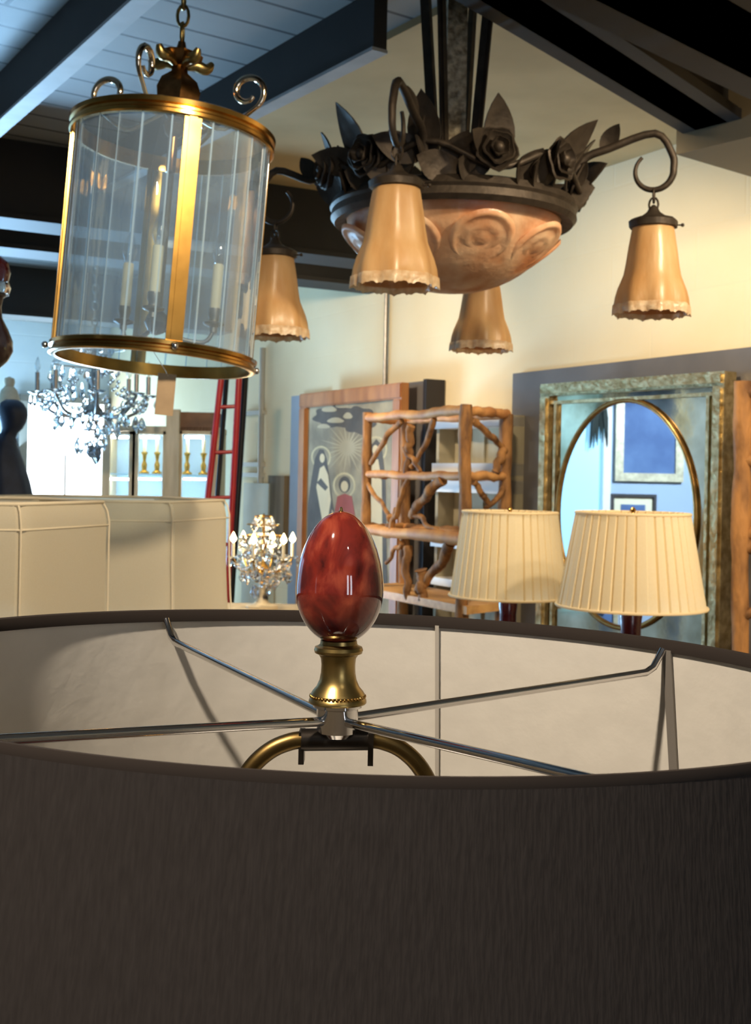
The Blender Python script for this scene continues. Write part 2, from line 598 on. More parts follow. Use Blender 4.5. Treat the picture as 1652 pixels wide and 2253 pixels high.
struct('floor', MB().box((0, 3, -0.05), (16, 20, 0.1)), CONCRETE, 'worn concrete shop floor')
struct('ceiling', MB().box((0, 3, CEILZ + 0.05), (16, 20, 0.1)), PLANKS, 'painted board ceiling')
fw = MB()
fw.prism([WL(W1, 0, -0.2), WL(W1 + 0.2, 0, -0.2), WL(W1 + 0.2, 0, 2.6), WL(W1, 0, 2.6)], V((0, 0, CEILZ)))
struct('wall_far', fw, wall_mat('pale_blue_white_block', (205, 220, 230), (186, 204, 218)), 'pale far wall holding the bright glazed door')
fl = MB()
fl.prism([LL(-8.2, 0), LL(2.0, 0), LL(2.0, 0, -0.15), LL(-8.2, 0, -0.15)], V((0, 0, CEILZ)))
struct('wall_left', fl, BLUEWALL, 'pale blue wall reflected in the mirror')
struct('wall_back', MB().box((-0.5, -3.1, CEILZ / 2), (12, 0.15, CEILZ)), GREYWALL, 'grey wall behind the viewpoint')

# beams running out from the right wall
for (px, z0) in ((835, 642), (150, 0), (66, 0)):
    pass


def cross_beam(p_wall_s, zb, n):
    b = MB()
    b.wbox(p_wall_s - 0.07, p_wall_s + 0.07, zb, CEILZ, 0.0, 4.2)
    o = struct(n, b, BEAMMAT, 'dark beam under the ceiling')
    e = MB()
    e.wbox(p_wall_s - 0.10, p_wall_s + 0.10, zb - 0.018, zb, 0.0, 4.2)
    e.build('beam_flange', BEAMMAT, o, 0)['kind'] = 'structure'


s_k1, _ = wpix(835, 642)
cross_beam(s_k1, 2.47, 'ceiling_beam')
pL1 = P(70, 486, 4.11)
cross_beam(pL1.dot(A), 2.45, 'ceiling_beam')
pL2 = P(66, 695, 6.6)
cross_beam(pL2.dot(A), 2.45, 'ceiling_beam')


def rafter(p0, p1, w, z0, name, flange_side=1, ext0=0.0, ext1=0.0):
    a, b = ceil_pt(*p0, z0), ceil_pt(*p1, z0)
    t = (b - a).normalized()
    a, b = a - t * ext0, b + t * ext1
    h = CEILZ - z0
    up = V((0, 0, h / 2))
    o = struct(name, MB().bar(a + up, b + up, w, h), BEAMMAT, 'dark ceiling rafter')
    f = MB().bar(a - V((0, 0, 0.004)), b - V((0, 0, 0.004)), w + 0.006, 0.008)
    f.build('rafter_flange', FLANGE, o, 0)['kind'] = 'structure'
    return o


rafter((-20, 295), (322, -10), 0.042, 2.57, 'ceiling_beam', 1, 1.6, 0.9)
rafter((430, 315), (836, 106), 0.036, 2.57, 'ceiling_beam', 1, 1.2, 0.0)


def steel_beam(p0, p1, w, z0, name, ext0=0.0, ext1=0.0):
    a, b = ceil_pt(*p0, z0), ceil_pt(*p1, z0)
    t = (b - a).normalized()
    a, b = a - t * ext0, b + t * ext1
    h = CEILZ - z0
    mb = MB()
    mb.bar(a + V((0, 0, h / 2)), b + V((0, 0, h / 2)), w * 0.55, h)
    mb.bar(a + V((0, 0, 0.012)), b + V((0, 0, 0.012)), w, 0.024)
    return struct(name, mb, BEAMMAT, 'dark steel beam crossing the ceiling')


steel_beam((1170, 30), (1640, 325), 0.17, 2.50, 'ceiling_beam', 2.0, 0.30)
steel_beam((1400, -30), (1660, 110), 0.30, 2.42, 'ceiling_beam', 2.0, 0.35)
# soffit at the right, in front of the wall top
a, b = ceil_pt(1487, 340, 2.45), ceil_pt(1652, 389, 2.45)
t = (b - a).normalized()
sd = t.cross(Z)
so = MB()
so.prism([a, b + t * 0.12, b + t * 0.12 + sd * 0.5, a + sd * 0.5], V((0, 0, CEILZ - 2.45)))
struct('ceiling_soffit', so, OLIVE, 'grey soffit below the ceiling')

a, b = ceil_pt(300, 372, 2.675), ceil_pt(845, 96, 2.675)
t = (b - a).normalized()
a, b = a - t * 0.3, b + t * 2.0
cp = MB().prism([V((a.x, a.y, 2.68)), V((b.x, b.y, 2.68)), WL(b.dot(A), 2.68), WL(a.dot(A), 2.68)], V((0, 0, 0.02)))
struct('ceiling_panel', cp, mat('olive_ceiling_plaster', (198, 174, 128), 0.9, rgb2=(180, 158, 114), scale=3, detail=6), 'smooth olive part of the ceiling beside the right wall')

# glazed door at the far end
d0 = W1 - 0.0
wn = MB()
wn.prism([WL(W1 - 0.03, 0.35, 0.05), WL(W1 - 0.03, 0.35, 0.62), WL(W1 - 0.03, 2.11, 0.62), WL(W1 - 0.03, 2.11, 0.05)], A * 0.02)
win = tag(wn.build('window_1', SKYGLOW, None, 0), 'bright glazed door at the far end of the shop', None, None, 'structure')
fr = MB()
for o0, o1 in ((0.0, 0.05), (0.62, 0.68)):
    fr.hexa([WL(W1 - 0.05, 0, o0), WL(W1, 0, o0), WL(W1, 0, o1), WL(W1 - 0.05, 0, o1), WL(W1 - 0.05, 2.16, o0), WL(W1, 2.16, o0), WL(W1, 2.16, o1), WL(W1 - 0.05, 2.16, o1)])
fr.hexa([WL(W1 - 0.05, 2.11, 0), WL(W1, 2.11, 0), WL(W1, 2.11, 0.68), WL(W1 - 0.05, 2.11, 0.68), WL(W1 - 0.05, 2.16, 0), WL(W1, 2.16, 0), WL(W1, 2.16, 0.68), WL(W1 - 0.05, 2.16, 0.68)])
for q in (0.33,):
    fr.hexa([WL(W1 - 0.045, 0.35, q), WL(W1 - 0.03, 0.35, q), WL(W1 - 0.03, 0.35, q + 0.012), WL(W1 - 0.045, 0.35, q + 0.012), WL(W1 - 0.045, 1.72, q), WL(W1 - 0.03, 1.72, q), WL(W1 - 0.03, 1.72, q + 0.012), WL(W1 - 0.045, 1.72, q + 0.012)])
fr.build('window_frame', GREYWALL, win, 0)['kind'] = 'structure'
# shop window in the left wall
sw = MB()
sw.prism([LL(-1.06, 0.75, 0.01), LL(1.6, 0.75, 0.01), LL(1.6, 2.35, 0.01), LL(-1.06, 2.35, 0.01)], LN * 0.02)
w2 = tag(sw.build('window_2', SKYBLUE, None, 0), 'shop window in the left wall', None, None, 'structure')
sf = MB()
for q in (-1.09, 0.25, 1.57):
    sf.prism([LL(q, 0.75, 0.03), LL(q + 0.05, 0.75, 0.03), LL(q + 0.05, 2.35, 0.03), LL(q, 2.35, 0.03)], LN * 0.05)
sf.build('window_frame', WHITEPAINT, w2, 0)['kind'] = 'structure'

# conduits on the right wall
s_, z1_ = wpix(857, 630)
struct('trim_1', MB().tube([WL(s_, 1.75, 0.014), WL(s_, 2.47, 0.014)], 0.009, 8), STEEL, 'thin conduit running down the wall above the painting', 40)
s_, z1_ = wpix(577, 830, 0.02)
cb = MB().tube([WL(s_, 1.55, 0.02), WL(s_, 2.3, 0.02)], 0.016, 8)
for yy in (908, 1022, 1045):
    zz = wpix(560, yy, 0.03)[1]
    cb.wbox(s_ - 0.02, wpix(541, yy)[0], zz - 0.012, zz + 0.012, 0.0, 0.03)
struct('trim_2', cb, mat('pale_conduit_paint', (176, 172, 160), 0.6), 'pale pipe with brackets beside the iron poles', 40)

# ================================================================== FOREGROUND LAMP
LX, LY, LZ = -0.0072, 0.4904, EYE - 0.0756
TX, TY = -0.0211, -0.0152
lamp = thing('table_lamp', 'large dark brown drum-shaded lamp with a red stone egg finial in the foreground', 'lamp', (LX, LY, 0.85))


def rimtilt(mb):
    for i, p in enumerate(mb.v):
        k = p.z + TX * (p.x - LX) + TY * (p.y - LY)
        mb.v[i] = V((p.x, p.y, k))
    return mb


SR = 0.2
prof_out = [(SR + 0.0010 + 0.03 * q, -0.27 * q) for q in [i / 10 for i in range(10, -1, -1)]]
o_ = MB().lathe([(r, z) for r, z in prof_out] + [(SR - 0.0005, 0.0)], 160, (LX, LY, LZ))
shade = rimtilt(o_).build('lamp_shade', DARKCLOTH, lamp, 40)
i_ = MB().lathe([(SR - 0.0012 + 0.03 * q, -0.27 * q - 0.0004) for q in [i / 10 for i in range(10, -1, -1)]], 160, (LX, LY, LZ))
rimtilt(i_).build('shade_lining', LINING, shade, 40)
tr = MB().lathe([(SR + 0.0010, -0.0030), (SR + 0.0014, -0.001), (SR + 0.0010, 0.0010), (SR - 0.0018, 0.0006), (SR - 0.0026, -0.002), (SR - 0.0022, -0.0052), (SR - 0.0006, -0.0055), (SR + 0.0002, -0.0030)], 160, (LX, LY, LZ), closed=True)
rimtilt(tr).build('rim_tape', DARKTRIM, shade, 50)


def strip_on_lining(px, py, w):
    # a thin flat strip down the lining
    d = ray(px, py)
    aa = d.x * d.x + d.y * d.y
    bb = -(d.x * LX + d.y * LY)
    cc = LX * LX + LY * LY - (SR - 0.0015) ** 2
    k = (-bb + math.sqrt(bb * bb - aa * cc)) / aa
    th = math.atan2(d.y * k - LY, d.x * k - LX)
    mb = MB()
    e = V((-math.sin(th), math.cos(th), 0)) * w / 2
    c = V((LX, LY, LZ))
    ra = V((math.cos(th), math.sin(th), 0))
    pts = []
    for (r, z) in ((SR - 0.0016, -0.004), (SR + 0.0285, -0.265)):
        pts.append((c + ra * r + V((0, 0, z))))
    iw = -ra * 0.0012
    mb.hexa([pts[1] - e, pts[1] + e, pts[1] + e + iw, pts[1] - e + iw, pts[0] - e, pts[0] + e, pts[0] + e + iw, pts[0] - e + iw])
    return rimtilt(mb), th


mb, _ = strip_on_lining(961, 1430, 0.0022)
mb.build('lining_strip', SEAMLINE, shade, 0)
mb, _ = strip_on_lining(1468, 1500, 0.0052)
mb.build('lining_strip', mat('dark_lining_strip', (104, 98, 90), 0.8), shade, 0)  # wider, darker strip down the lining

# spider fitter
hub_c = P(742, 1577, LY)
HUBX, HUBY, HUBZ = hub_c
sp = MB()
sp.lathe([(0, -0.008), (0.0065, -0.008), (0.0085, -0.006), (0.0085, 0.0035), (0.0100, 0.0042), (0.0100, 0.0056), (0, 0.0056)], 32, hub_c)
spider = sp.build('spider_fitter', CHROME, lamp, 35)
for aim in ((366, 1362), (1458, 1430), None, None):
    if aim:
        d = ray(*aim)
        aa = d.x * d.x + d.y * d.y
        bb = -(d.x * LX + d.y * LY)
        cc = LX * LX + LY * LY - (SR - 0.003) ** 2
        k = (-bb + math.sqrt(bb * bb - aa * cc)) / aa
        th = math.atan2(d.y * k - LY, d.x * k - LX)
        last = th if aim[0] < 800 else th0
        if aim[0] < 800:
            th_left = th
        else:
            th_right = th
        th0 = th
    else:
        pass
for th in (th_left, th_right, th_left + PI + 0.02, th_right + PI + 0.05):
    ra = V((math.cos(th), math.sin(th), 0))
    end = V((LX, LY, 0)) + ra * (SR - 0.003)
    end.z = LZ + TX * (end.x - LX) + TY * (end.y - LY) - 0.004
    knee = V((LX, LY, 0)) + ra * (SR - 0.012)
    knee.z = end.z - 0.0105
    st = V((HUBX, HUBY, HUBZ - 0.001)) + ra * 0.008
    arm = MB()
    pts = [st, st.lerp(knee, 0.3), st.lerp(knee, 0.7), knee - (knee - st).normalized() * 0.004, knee + (end - knee) * 0.2, end]
    arm.tube(pts, 0.0019, 10)
    arm.build('spider_arm', CHROME, spider, 60)

# finial
fin_base = V((HUBX, HUBY, HUBZ + 0.0056))
u = LY / F
axis = P(748, 1122, LY) - P(740, 1556, LY)
ax = axis.normalized()
Xf = Matrix.Translation(fin_base) @ V((0, 0, 1)).rotation_difference(ax).to_matrix().to_4x4()
neck = MB()
neck.lathe([(0, 0), (62 * u, 0), (64 * u, 2.7 * u), (63 * u, 8.8 * u), (58 * u, 15.0 * u), (60 * u, 19.5 * u), (56 * u, 26.6 * u), (47 * u, 37.2 * u), (41 * u, 51.3 * u), (38 * u, 67.3 * u), (37.5 * u, 85.0 * u), (39 * u, 99.1 * u),
            (44 * u, 107.1 * u), (52 * u, 110.6 * u), (54 * u, 116.8 * u), (52 * u, 123.9 * u), (45 * u, 126.6 * u), (41 * u, 130.1 * u), (40 * u, 138.1 * u), (30 * u, 141.6 * u), (0, 141.6 * u)], 48, X=Xf)
finial = neck.build('finial', ABRASS, lamp, 30)
beads = MB()
for k in range(44):
    th = 2 * PI * k / 44
    beads.ball(Xf @ V((59.5 * u * math.cos(th), 59.5 * u * math.sin(th), 16 * u)), 3.6 * u, 6)
beads.build('beaded_band', BRASS, finial, 60)
eg = MB()
H, pr = 292.0, []
for i in range(0, 49):
    q = i / 48.0
    ang = q * PI
    zc = -math.cos(ang)
    r = math.sin(ang) * 97.0
    zz = 122 + (122 * zc if zc < 0 else 170 * zc)
    if zc > 0:
        r *= 1.0 - 0.05 * zc
    pr.append((0 if i in (0, 48) else r * u, zz * u))
Xe = Xf @ Matrix.Translation((0, 0, 130 * u))
eg.lathe(pr, 64, X=Xe)
em = mat('red_agate', (152, 72, 50), 0.06, coat=0.6, rgb2=(48, 18, 17), scale=50, detail=6)
nt = em.node_tree
rp = [n for n in nt.nodes if n.type == 'VALTORGB'][0]
e3 = rp.color_ramp.elements.new(0.5)
e3.color = lin((104, 34, 26))
rp.color_ramp.elements[0].position = 0.32
rp.color_ramp.elements[2].position = 0.72
nzt = [n for n in nt.nodes if n.type == 'TEX_NOISE'][0]
nzt.inputs['Distortion'].default_value = 1.6
mpn = [n for n in nt.nodes if n.type == 'MAPPING'][0]
mpn.inputs['Scale'].default_value = (1, 1, 0.75)
tag(eg.build('stone_egg', em, finial, 60), 'glossy dark red stone egg')
kn = MB().lathe([(0, 414 * u), (9 * u, 415 * u), (10 * u, 420 * u), (4 * u, 423 * u), (3 * u, 430 * u), (0, 432 * u)], 12, X=Xf)
kn.build('top_pin', ABRASS, finial, 40)

# harp
cz = P(740, 1627, LY)
half = [(0.012, 0.0), (0.020, -0.0012), (0.027, -0.0045), (0.0335, -0.0105), (0.0385, -0.019), (0.0415, -0.030), (0.044, -0.06), (0.046, -0.11), (0.042, -0.17)]
harp_pts = [cz + V((x, 0.12 * x, z)) for x, z in half[::-1]] + [cz + V((-x, -0.12 * x, z)) for x, z in half]
harp = MB().tube(spline(harp_pts, 4), 0.0036, 12).build('harp', DKBRASS, lamp, 60)
sad = MB()
sad.tube([cz + V((-0.0145, -0.002, 0.000)), cz + V((0.0145, 0.002, 0.000))], 0.0046, 12)
for sx in (-1, 1):
    sad.box(cz + V((0.0140 * sx, 0.0, -0.003)), (0.0022, 0.009, 0.013))
sad.lathe([(0.0035, 0.0), (0.0035, 0.012)], 12, cz)
sad.build('harp_saddle', mat('dark_saddle_metal', (62, 56, 50), 0.35, 0.9), harp, 40)
body = MB().lathe([(0, 0.0), (0.075, 0.0), (0.078, 0.012), (0.07, 0.02), (0.04, 0.03), (0.03, 0.06), (0.06, 0.14), (0.085, 0.24), (0.07, 0.34), (0.03, 0.40), (0.02, 0.43), (0.018, 0.46), (0, 0.46)], 40, (HUBX, HUBY, 0.85))
body.build('lamp_base', MAROON, lamp, 40)
sk = MB().lathe([(0, 0.46), (0.02, 0.46), (0.02, 0.52), (0.012, 0.525), (0.012, 0.53), (0, 0.53)], 24, (HUBX, HUBY, 0.85))
sk.tube([V((HUBX - 0.042, HUBY - 0.006, cz.z - 0.17)), V((HUBX + 0.042, HUBY + 0.006, cz.z - 0.17))], 0.003, 8)
sk.build('lamp_socket', BRASS, lamp, 40)
MB().ball((HUBX, HUBY, 0.85 + 0.56), (0.027, 0.027, 0.034), 20).build('light_bulb', mat('unlit_white_bulb', (225, 222, 214), 0.3), lamp, 60)


def table(name, label, cx, cy, w, d, h, m, rot=0.0):
    t = thing(name, label, 'table', (cx, cy, 0))
    R = Matrix.Rotation(rot, 3, 'Z')
    MB().box((cx, cy, h - 0.02), (w, d, 0.04), R).build('table_top', m, t, 0)
    MB().box((cx, cy, h - 0.08), (w - 0.08, d - 0.08, 0.08), R).build('apron', m, t, 0)
    for sx in (-1, 1):
        for sy in (-1, 1):
            q = R @ V((sx * (w / 2 - 0.05), sy * (d / 2 - 0.05), 0))
            MB().bar(V((cx, cy, 0)) + q, V((cx, cy, h - 0.12)) + q, 0.05, 0.05, V((0, 1, 0))).build('leg', m, t, 0)
    return t


table('lamp_table', 'brown wooden table below the dark foreground lamp', -0.0, 0.52, 0.55, 0.5, 0.85, TABLEWOOD)

# ================================================================== GLASS LANTERN
LNC = P(360, 545, 1.9)
lant = thing('hanging_lantern', 'cylindrical glass lantern with brass rims hanging at the upper left', 'lantern', (LNC.x, LNC.y, LNC.z))
XL = Matrix.Translation(LNC) @ Matrix.Rotation(0.06, 4, 'Y') @ Matrix.Rotation(-0.045, 4, 'X')
LR, LH = 0.1545, 0.176


def LP(r, th, z):
    return XL @ V((r * math.cos(th), r * math.sin(th), z))


SCROLLMETAL = mat('polished_nickel_brass', (220, 200, 172), 0.12, 1.0)


def rim(z, h, nm):
    pr = [(LR - 0.004, z - h / 2), (LR + 0.003, z - h / 2), (LR + 0.006, z - h * 0.42), (LR + 0.006, z - h * 0.22), (LR + 0.002, z - h * 0.1), (LR + 0.002, z + h * 0.05), (LR + 0.006, z + h * 0.14), (LR + 0.007, z + h * 0.4), (LR + 0.003, z + h / 2), (LR - 0.004, z + h / 2)]
    return MB().lathe(pr, 96, X=XL, closed=True).build(nm, BRASS, lant, 30)


rim(LH, 0.025, 'top_rim')
rim(-LH, 0.020, 'bottom_rim')
wav = [random.uniform(-0.0010, 0.0010) for _ in range(120)]
gl = MB().lathe([(LR - 0.003, -LH + 0.01), (LR - 0.003, LH - 0.01)], 120, X=XL, fn=lambda th, k, r, z: (r + wav[int(round(th / (2 * PI) * 120)) % 120], z))
for k in range(26):      # pale strips imitating vertical reflection streaks on the glass
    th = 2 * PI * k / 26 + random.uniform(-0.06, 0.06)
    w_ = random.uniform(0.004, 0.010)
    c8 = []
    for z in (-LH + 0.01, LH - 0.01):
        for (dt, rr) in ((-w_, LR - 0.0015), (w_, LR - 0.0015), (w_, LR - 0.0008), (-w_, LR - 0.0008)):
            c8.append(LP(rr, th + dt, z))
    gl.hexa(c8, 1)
gl.build('glass_cylinder', [LANTERNGLASS, glass_mat('reflection_streak', (240, 248, 250), 0.15, 0.1, milk=0.45)], lant, 60)
AZ0 = -PI / 2 + 0.36
for k in range(4):
    th = AZ0 + k * PI / 2
    w = 0.0125
    b_ = MB()
    rad, tan = V((math.cos(th), math.sin(th), 0)), V((-math.sin(th), math.cos(th), 0))
    for (wo, ro) in ((w, 0.0015), (w * 0.45, 0.0035)):
        c8 = []
        for z in (-LH + 0.008, LH - 0.008):
            for (q, rr) in ((-wo, -0.0015), (wo, -0.0015), (wo, ro), (-wo, ro)):
                c8.append(XL @ (rad * (LR + rr) + tan * q + V((0, 0, z))))
        b_.hexa(c8)
    b_.build('vertical_bar', BRASS, lant, 0)
    MB().ball(XL @ (rad * (LR + 0.012) + V((0, 0, -LH))), 0.0055, 10).build('rim_knob', CHROME, lant, 60)
    # scroll above the rim
    for dth in (0.0,):
        a2 = th - 0.60
        r3 = V((math.cos(a2), math.sin(a2), 0))
        pts = []
        for i in range(30):
            q = i / 29
            ang = -PI / 2 + q * 2.0 * PI * 1.15
            rr = 0.031 * (1 - 0.6 * q)
            pts.append(r3 * (0.118 - rr * math.cos(ang) * -1) + V((0, 0, LH + 0.042 + 0.031 + rr * math.sin(ang))))
        tail = [r3 * 0.012 + V((0, 0, LH + 0.045)), r3 * 0.045 + V((0, 0, LH + 0.028)), r3 * 0.085 + V((0, 0, LH + 0.014))]
        pl = spline([XL @ p for p in tail + pts[2:]], 3)
        MB().tube(pl, [0.0030 + 0.0025 * math.sin(PI * i / (len(pl) - 1)) for i in range(len(pl))], 8).build('scroll_arm', SCROLLMETAL, lant, 60)
crown = MB().lathe([(0, LH - 0.06), (0.008, LH - 0.055), (0.008, LH + 0.0), (0.014, LH + 0.006), (0.018, LH + 0.02), (0.013, LH + 0.03), (0.02, LH + 0.04), (0.03, LH + 0.06), (0.032, LH + 0.075), (0.026, LH + 0.092), (0.012, LH + 0.105),
                    (0.011, LH + 0.115), (0.03, LH + 0.125), (0.036, LH + 0.133), (0.02, LH + 0.136), (0.009, LH + 0.14), (0.006, LH + 0.155), (0, LH + 0.157)], 10, X=XL,
                   fn=lambda th, k, r, z: (r * (1 + (0.14 * math.cos(5 * th) if 6 <= k <= 12 else 0)), z))
crown.build('crown_stem', mat('dark_gilt_bronze', (140, 104, 66), 0.3, 1.0, var=0.5, scale=50), lant, 40)
for k in range(5):
    a2 = 2 * PI * k / 5 + 0.4
    r3 = V((math.cos(a2), math.sin(a2), 0))
    lf = spline([r3 * 0.010 + V((0, 0, LH + 0.115)), r3 * 0.025 + V((0, 0, LH + 0.122)), r3 * 0.043 + V((0, 0, LH + 0.12)), r3 * 0.052 + V((0, 0, LH + 0.132))], 4)
    MB().tube([XL @ p for p in lf], [0.004 + 0.006 * math.sin(PI * i / 12) for i in range(13)], 8, flat=1.0).build('crown_leaf', ABRASS, lant, 60)


def chain(mb, p0, p1, ln, r, lr):
    d = p1 - p0
    n = max(1, int(d.length / (ln * 0.78)))
    t = d.normalized()
    for i in range(n):
        c = p0 + d * ((i + 0.5) / n)
        e = V((1, 0, 0)) if i % 2 else V((0, 1, 0))
        e = (e - t * e.dot(t)).normalized()
        pts = []
        for j in range(12):
            q = 2 * PI * j / 12
            pts.append(c + t * math.sin(q) * ln / 2 + e * math.cos(q) * lr)
        mb.tube(pts, r, 6, closed=True)
    return mb


ctop = XL @ V((0, 0, LH + 0.155))
chain(MB(), ctop, V((ctop.x + 0.01, ctop.y, CEILZ)), 0.034, 0.0028, 0.009).build('hanging_chain', ABRASS, lant, 60)
# candle cluster
MB().lathe([(0, LH - 0.06), (0.006, LH - 0.06), (0.006, -0.10), (0.016, -0.108), (0.02, -0.12), (0.012, -0.135), (0, -0.14)][::-1], 16, X=XL).build('candle_stem', STEEL, lant, 40)
for th in (math.radians(8), math.radians(138), math.radians(276)):
    R0 = 0.088
    c0 = V((R0 * math.cos(th), R0 * math.sin(th), 0))
    arm = MB().tube([XL @ p for p in spline([V((0, 0, -0.122)), c0 * 0.4 + V((0, 0, -0.14)), c0 * 0.85 + V((0, 0, -0.143)), c0 + V((0, 0, -0.125))], 4)], 0.0035, 8).build('candle_arm', STEEL, lant, 60)
    MB().lathe([(0, -0.128), (0.006, -0.126), (0.006, -0.118), (0.016, -0.114), (0.017, -0.111), (0.008, -0.108), (0.008, -0.104), (0.0105, -0.098), (0.0105, -0.088), (0, -0.088)], 16, X=XL @ Matrix.Translation(c0)).build('candle_cup', STEEL, arm, 40)
    MB().lathe([(0, -0.088), (0.0085, -0.088), (0.0085, -0.02), (0.0075, -0.017), (0, -0.017)], 16, X=XL @ Matrix.Translation(c0)).build('candle_sleeve', WAX, arm, 40)
    MB().lathe([(0, -0.017), (0.006, -0.016), (0.0115, -0.002), (0.012, 0.006), (0.008, 0.02), (0.003, 0.034), (0, 0.037)], 16, X=XL @ Matrix.Translation(c0)).build('flame_bulb', BULBGLASS, arm, 60)

# price tag below the lantern
tp = P(362, 826, 1.80)
tg = MB()
R = Matrix.Rotation(0.07, 3, 'Y') @ Matrix.Rotation(0.3, 3, 'Z')
bl = P(364, 868, 1.80)
tg.box(bl, (0.027, 0.0012, 0.062), R)
tagob = tg.build('price_tag', PAPER, None, 0)
tag(tagob, 'kraft paper price tag hanging below the glass lantern', 'price tag')
MB().tube([bl + V((0.003, 0, 0.028)), tp + V((0.002, 0, 0.006)), XL @ V((0.02, -LR + 0.002, -LH))], 0.0006, 5).build('tag_string', WAX, tagob, 60)

# ================================================================== ALABASTER CHANDELIER
CC = V((0.146, 2.43, 2.129))
chd = thing('bowl_chandelier', 'dark leafy bronze chandelier with a peach alabaster bowl and four hanging bell shades', 'chandelier', tuple(CC))
cx, cy = CC.x, CC.y
TR = 0.239
# bowl
bp = []
for i in range(0, 15):
    q = i / 14
    th = q * PI / 2
    bp.append((0.219 * math.sin(th) ** 0.92 if i else 0, -0.165 * math.cos(th) ** 1.15 + 0.012))
bowl = MB().lathe(bp, 72, CC)
inner = [(r * 0.965, z + 0.006) for r, z in bp][::-1]
bowl.lathe(inner, 72, CC)
AL = translucent_mat('peach_alabaster', (250, 214, 172), (218, 148, 98), 0.25, 0.35, scale=13, gloss=0.06, bump=0.9)
bo = bowl.build('alabaster_bowl', AL, chd, 60)
for k in range(8):        # carved rosettes round the bowl
    med = MB()
    th = 2 * PI * k / 8 + 0.25
    el = 0.95
    c = CC + V((0.219 * math.sin(el) ** 0.92 * math.cos(th), 0.219 * math.sin(el) ** 0.92 * math.sin(th), -0.165 * math.cos(el) ** 1.15 + 0.012))
    nrm = V((math.cos(th) * 0.62, math.sin(th) * 0.62, -0.78)).normalized()
    X = Matrix.Translation(c) @ Z.rotation_difference(nrm).to_matrix().to_4x4()
    med.lathe([(0.064, -0.006), (0.060, 0.000), (0.055, 0.0015), (0.050, -0.0015), (0.040, -0.001), (0.034, 0.0015), (0.026, 0.003), (0.020, 0.0012), (0.012, 0.004), (0, 0.005)], 40, X=X, fn=lambda t_, k_, r, z: (r, z))
    med.build('carved_rosette', AL, bo, 60)
rm = MB().lathe([(TR - 0.022, -0.014), (TR + 0.0, -0.020), (TR + 0.008, -0.010), (TR + 0.006, 0.004), (TR + 0.010, 0.010), (TR + 0.004, 0.024), (TR - 0.012, 0.030), (TR - 0.02, 0.012)], 80, CC, closed=True)
rm.build('bronze_rim', IRON, chd, 40)
# leaf shapes


def leaf(base, up, out, L, Wd, mb, curl=0.35):
    up, out = up.normalized(), out.normalized()
    side = up.cross(out).normalized()
    n = 8
    vs, fs = [], []
    for layer in (0, 1):
        for i in range(n + 1):
            q = i / n
            w = Wd * (math.sin(PI * min(1, q * 0.98 + 0.02)) ** 0.8) * (1 - 0.25 * q)
            c = base + up * (L * q) + out * (curl * L * q * q) - out * (0.004 * layer)
            dip = out * (-0.16 * w)
            vs += [c - side * w, c + dip, c + side * w]
    m = (n + 1) * 3
    for layer in (0, 1):
        o = layer * m
        for i in range(n):
            for j in (0, 1):
                a_ = o + i * 3 + j
                fs.append((a_, a_ + 1, a_ + 4, a_ + 3) if layer == 0 else (a_ + 3, a_ + 4, a_ + 1, a_))
    for i in range(n):
        a_ = i * 3
        fs.append((a_ + 3, a_, a_ + m, a_ + m + 3))
        fs.append((a_ + 2, a_ + 5, a_ + m + 5, a_ + m + 2))
    mb.add(vs, fs)
    return mb


# vine ring
vine = []
for i in range(72):
    th = 2 * PI * i / 72
    vine.append(CC + V(((TR + 0.012) * math.cos(th), (TR + 0.012) * math.sin(th), 0.062 + 0.022 * math.sin(6 * th))))
MB().tube(vine, 0.0065, 7, closed=True).build('vine_ring', IRON, chd, 60)
for k in range(30):
    th = 2 * PI * (k + 0.8 * random.uniform(-0.3, 0.3)) / 30
    rad = V((math.cos(th), math.sin(th), 0))
    tall = k % 3 == 0
    L = random.uniform(0.11, 0.135) if tall else random.uniform(0.06, 0.09)
    mb = MB()
    base = CC + rad * (TR - 0.005) + V((0, 0, 0.02 + (0.03 if tall else 0)))
    leaf(base, Z + rad * 0.15 + V((-math.sin(th), math.cos(th), 0)) * random.uniform(-0.45, 0.45), rad, L, 0.036 if tall else 0.040, mb, random.uniform(0.1, 0.4))
    leaf(base + V((0, 0, 0.01)), Z * 0.35 + rad * 0.4 + V((-math.sin(th), math.cos(th), 0)) * random.choice((-1, 1)), rad, L * 0.8, 0.032, mb, 0.2)
    mb.build('bronze_leaf', IRON, chd, 40)
bell_px = {'front': (868, 2.02, 631), 'left': (601, 2.5, 741), 'right': (1433, 2.3, 691), 'back': (1058, 2.85, 770)}
bells = {}
for k_, (px, Y, py) in bell_px.items():
    bells[k_] = P(px, py, Y)
# roses between the arms
angs = sorted(math.atan2(b.y - cy, b.x - cx) for b in bells.values())
for i in range(4):
    a0 = angs[i]
    a1 = angs[(i + 1) % 4] + (2 * PI if i == 3 else 0)
    for fr_ in (0.34, 0.70):
        th = a0 + (a1 - a0) * fr_
        rad = V((math.cos(th), math.sin(th), 0))
        c = CC + rad * (TR + 0.022) + V((0, 0, 0.068))
        X = Matrix.Translation(c) @ Z.rotation_difference(rad).to_matrix().to_4x4()
        rs = MB()
        for ring_i, (rr, zz) in enumerate(((0.040, -0.004), (0.030, 0.006), (0.018, 0.013))):
            rs.lathe([(rr * 0.35, zz - 0.004), (rr * 0.8, zz), (rr, zz + 0.012), (rr * 0.92, zz + 0.014), (rr * 0.7, zz + 0.005), (rr * 0.3, zz + 0.002)], 20, X=X, fn=lambda t_, k2, r, z, o=ring_i: (r * (1 + 0.09 * math.cos(5 * t_ + o)), z), closed=True)
        rs.ball(X @ V((0, 0, 0.014)), 0.012, 8)
        rs.build('bronze_rose', IRON, chd, 50)
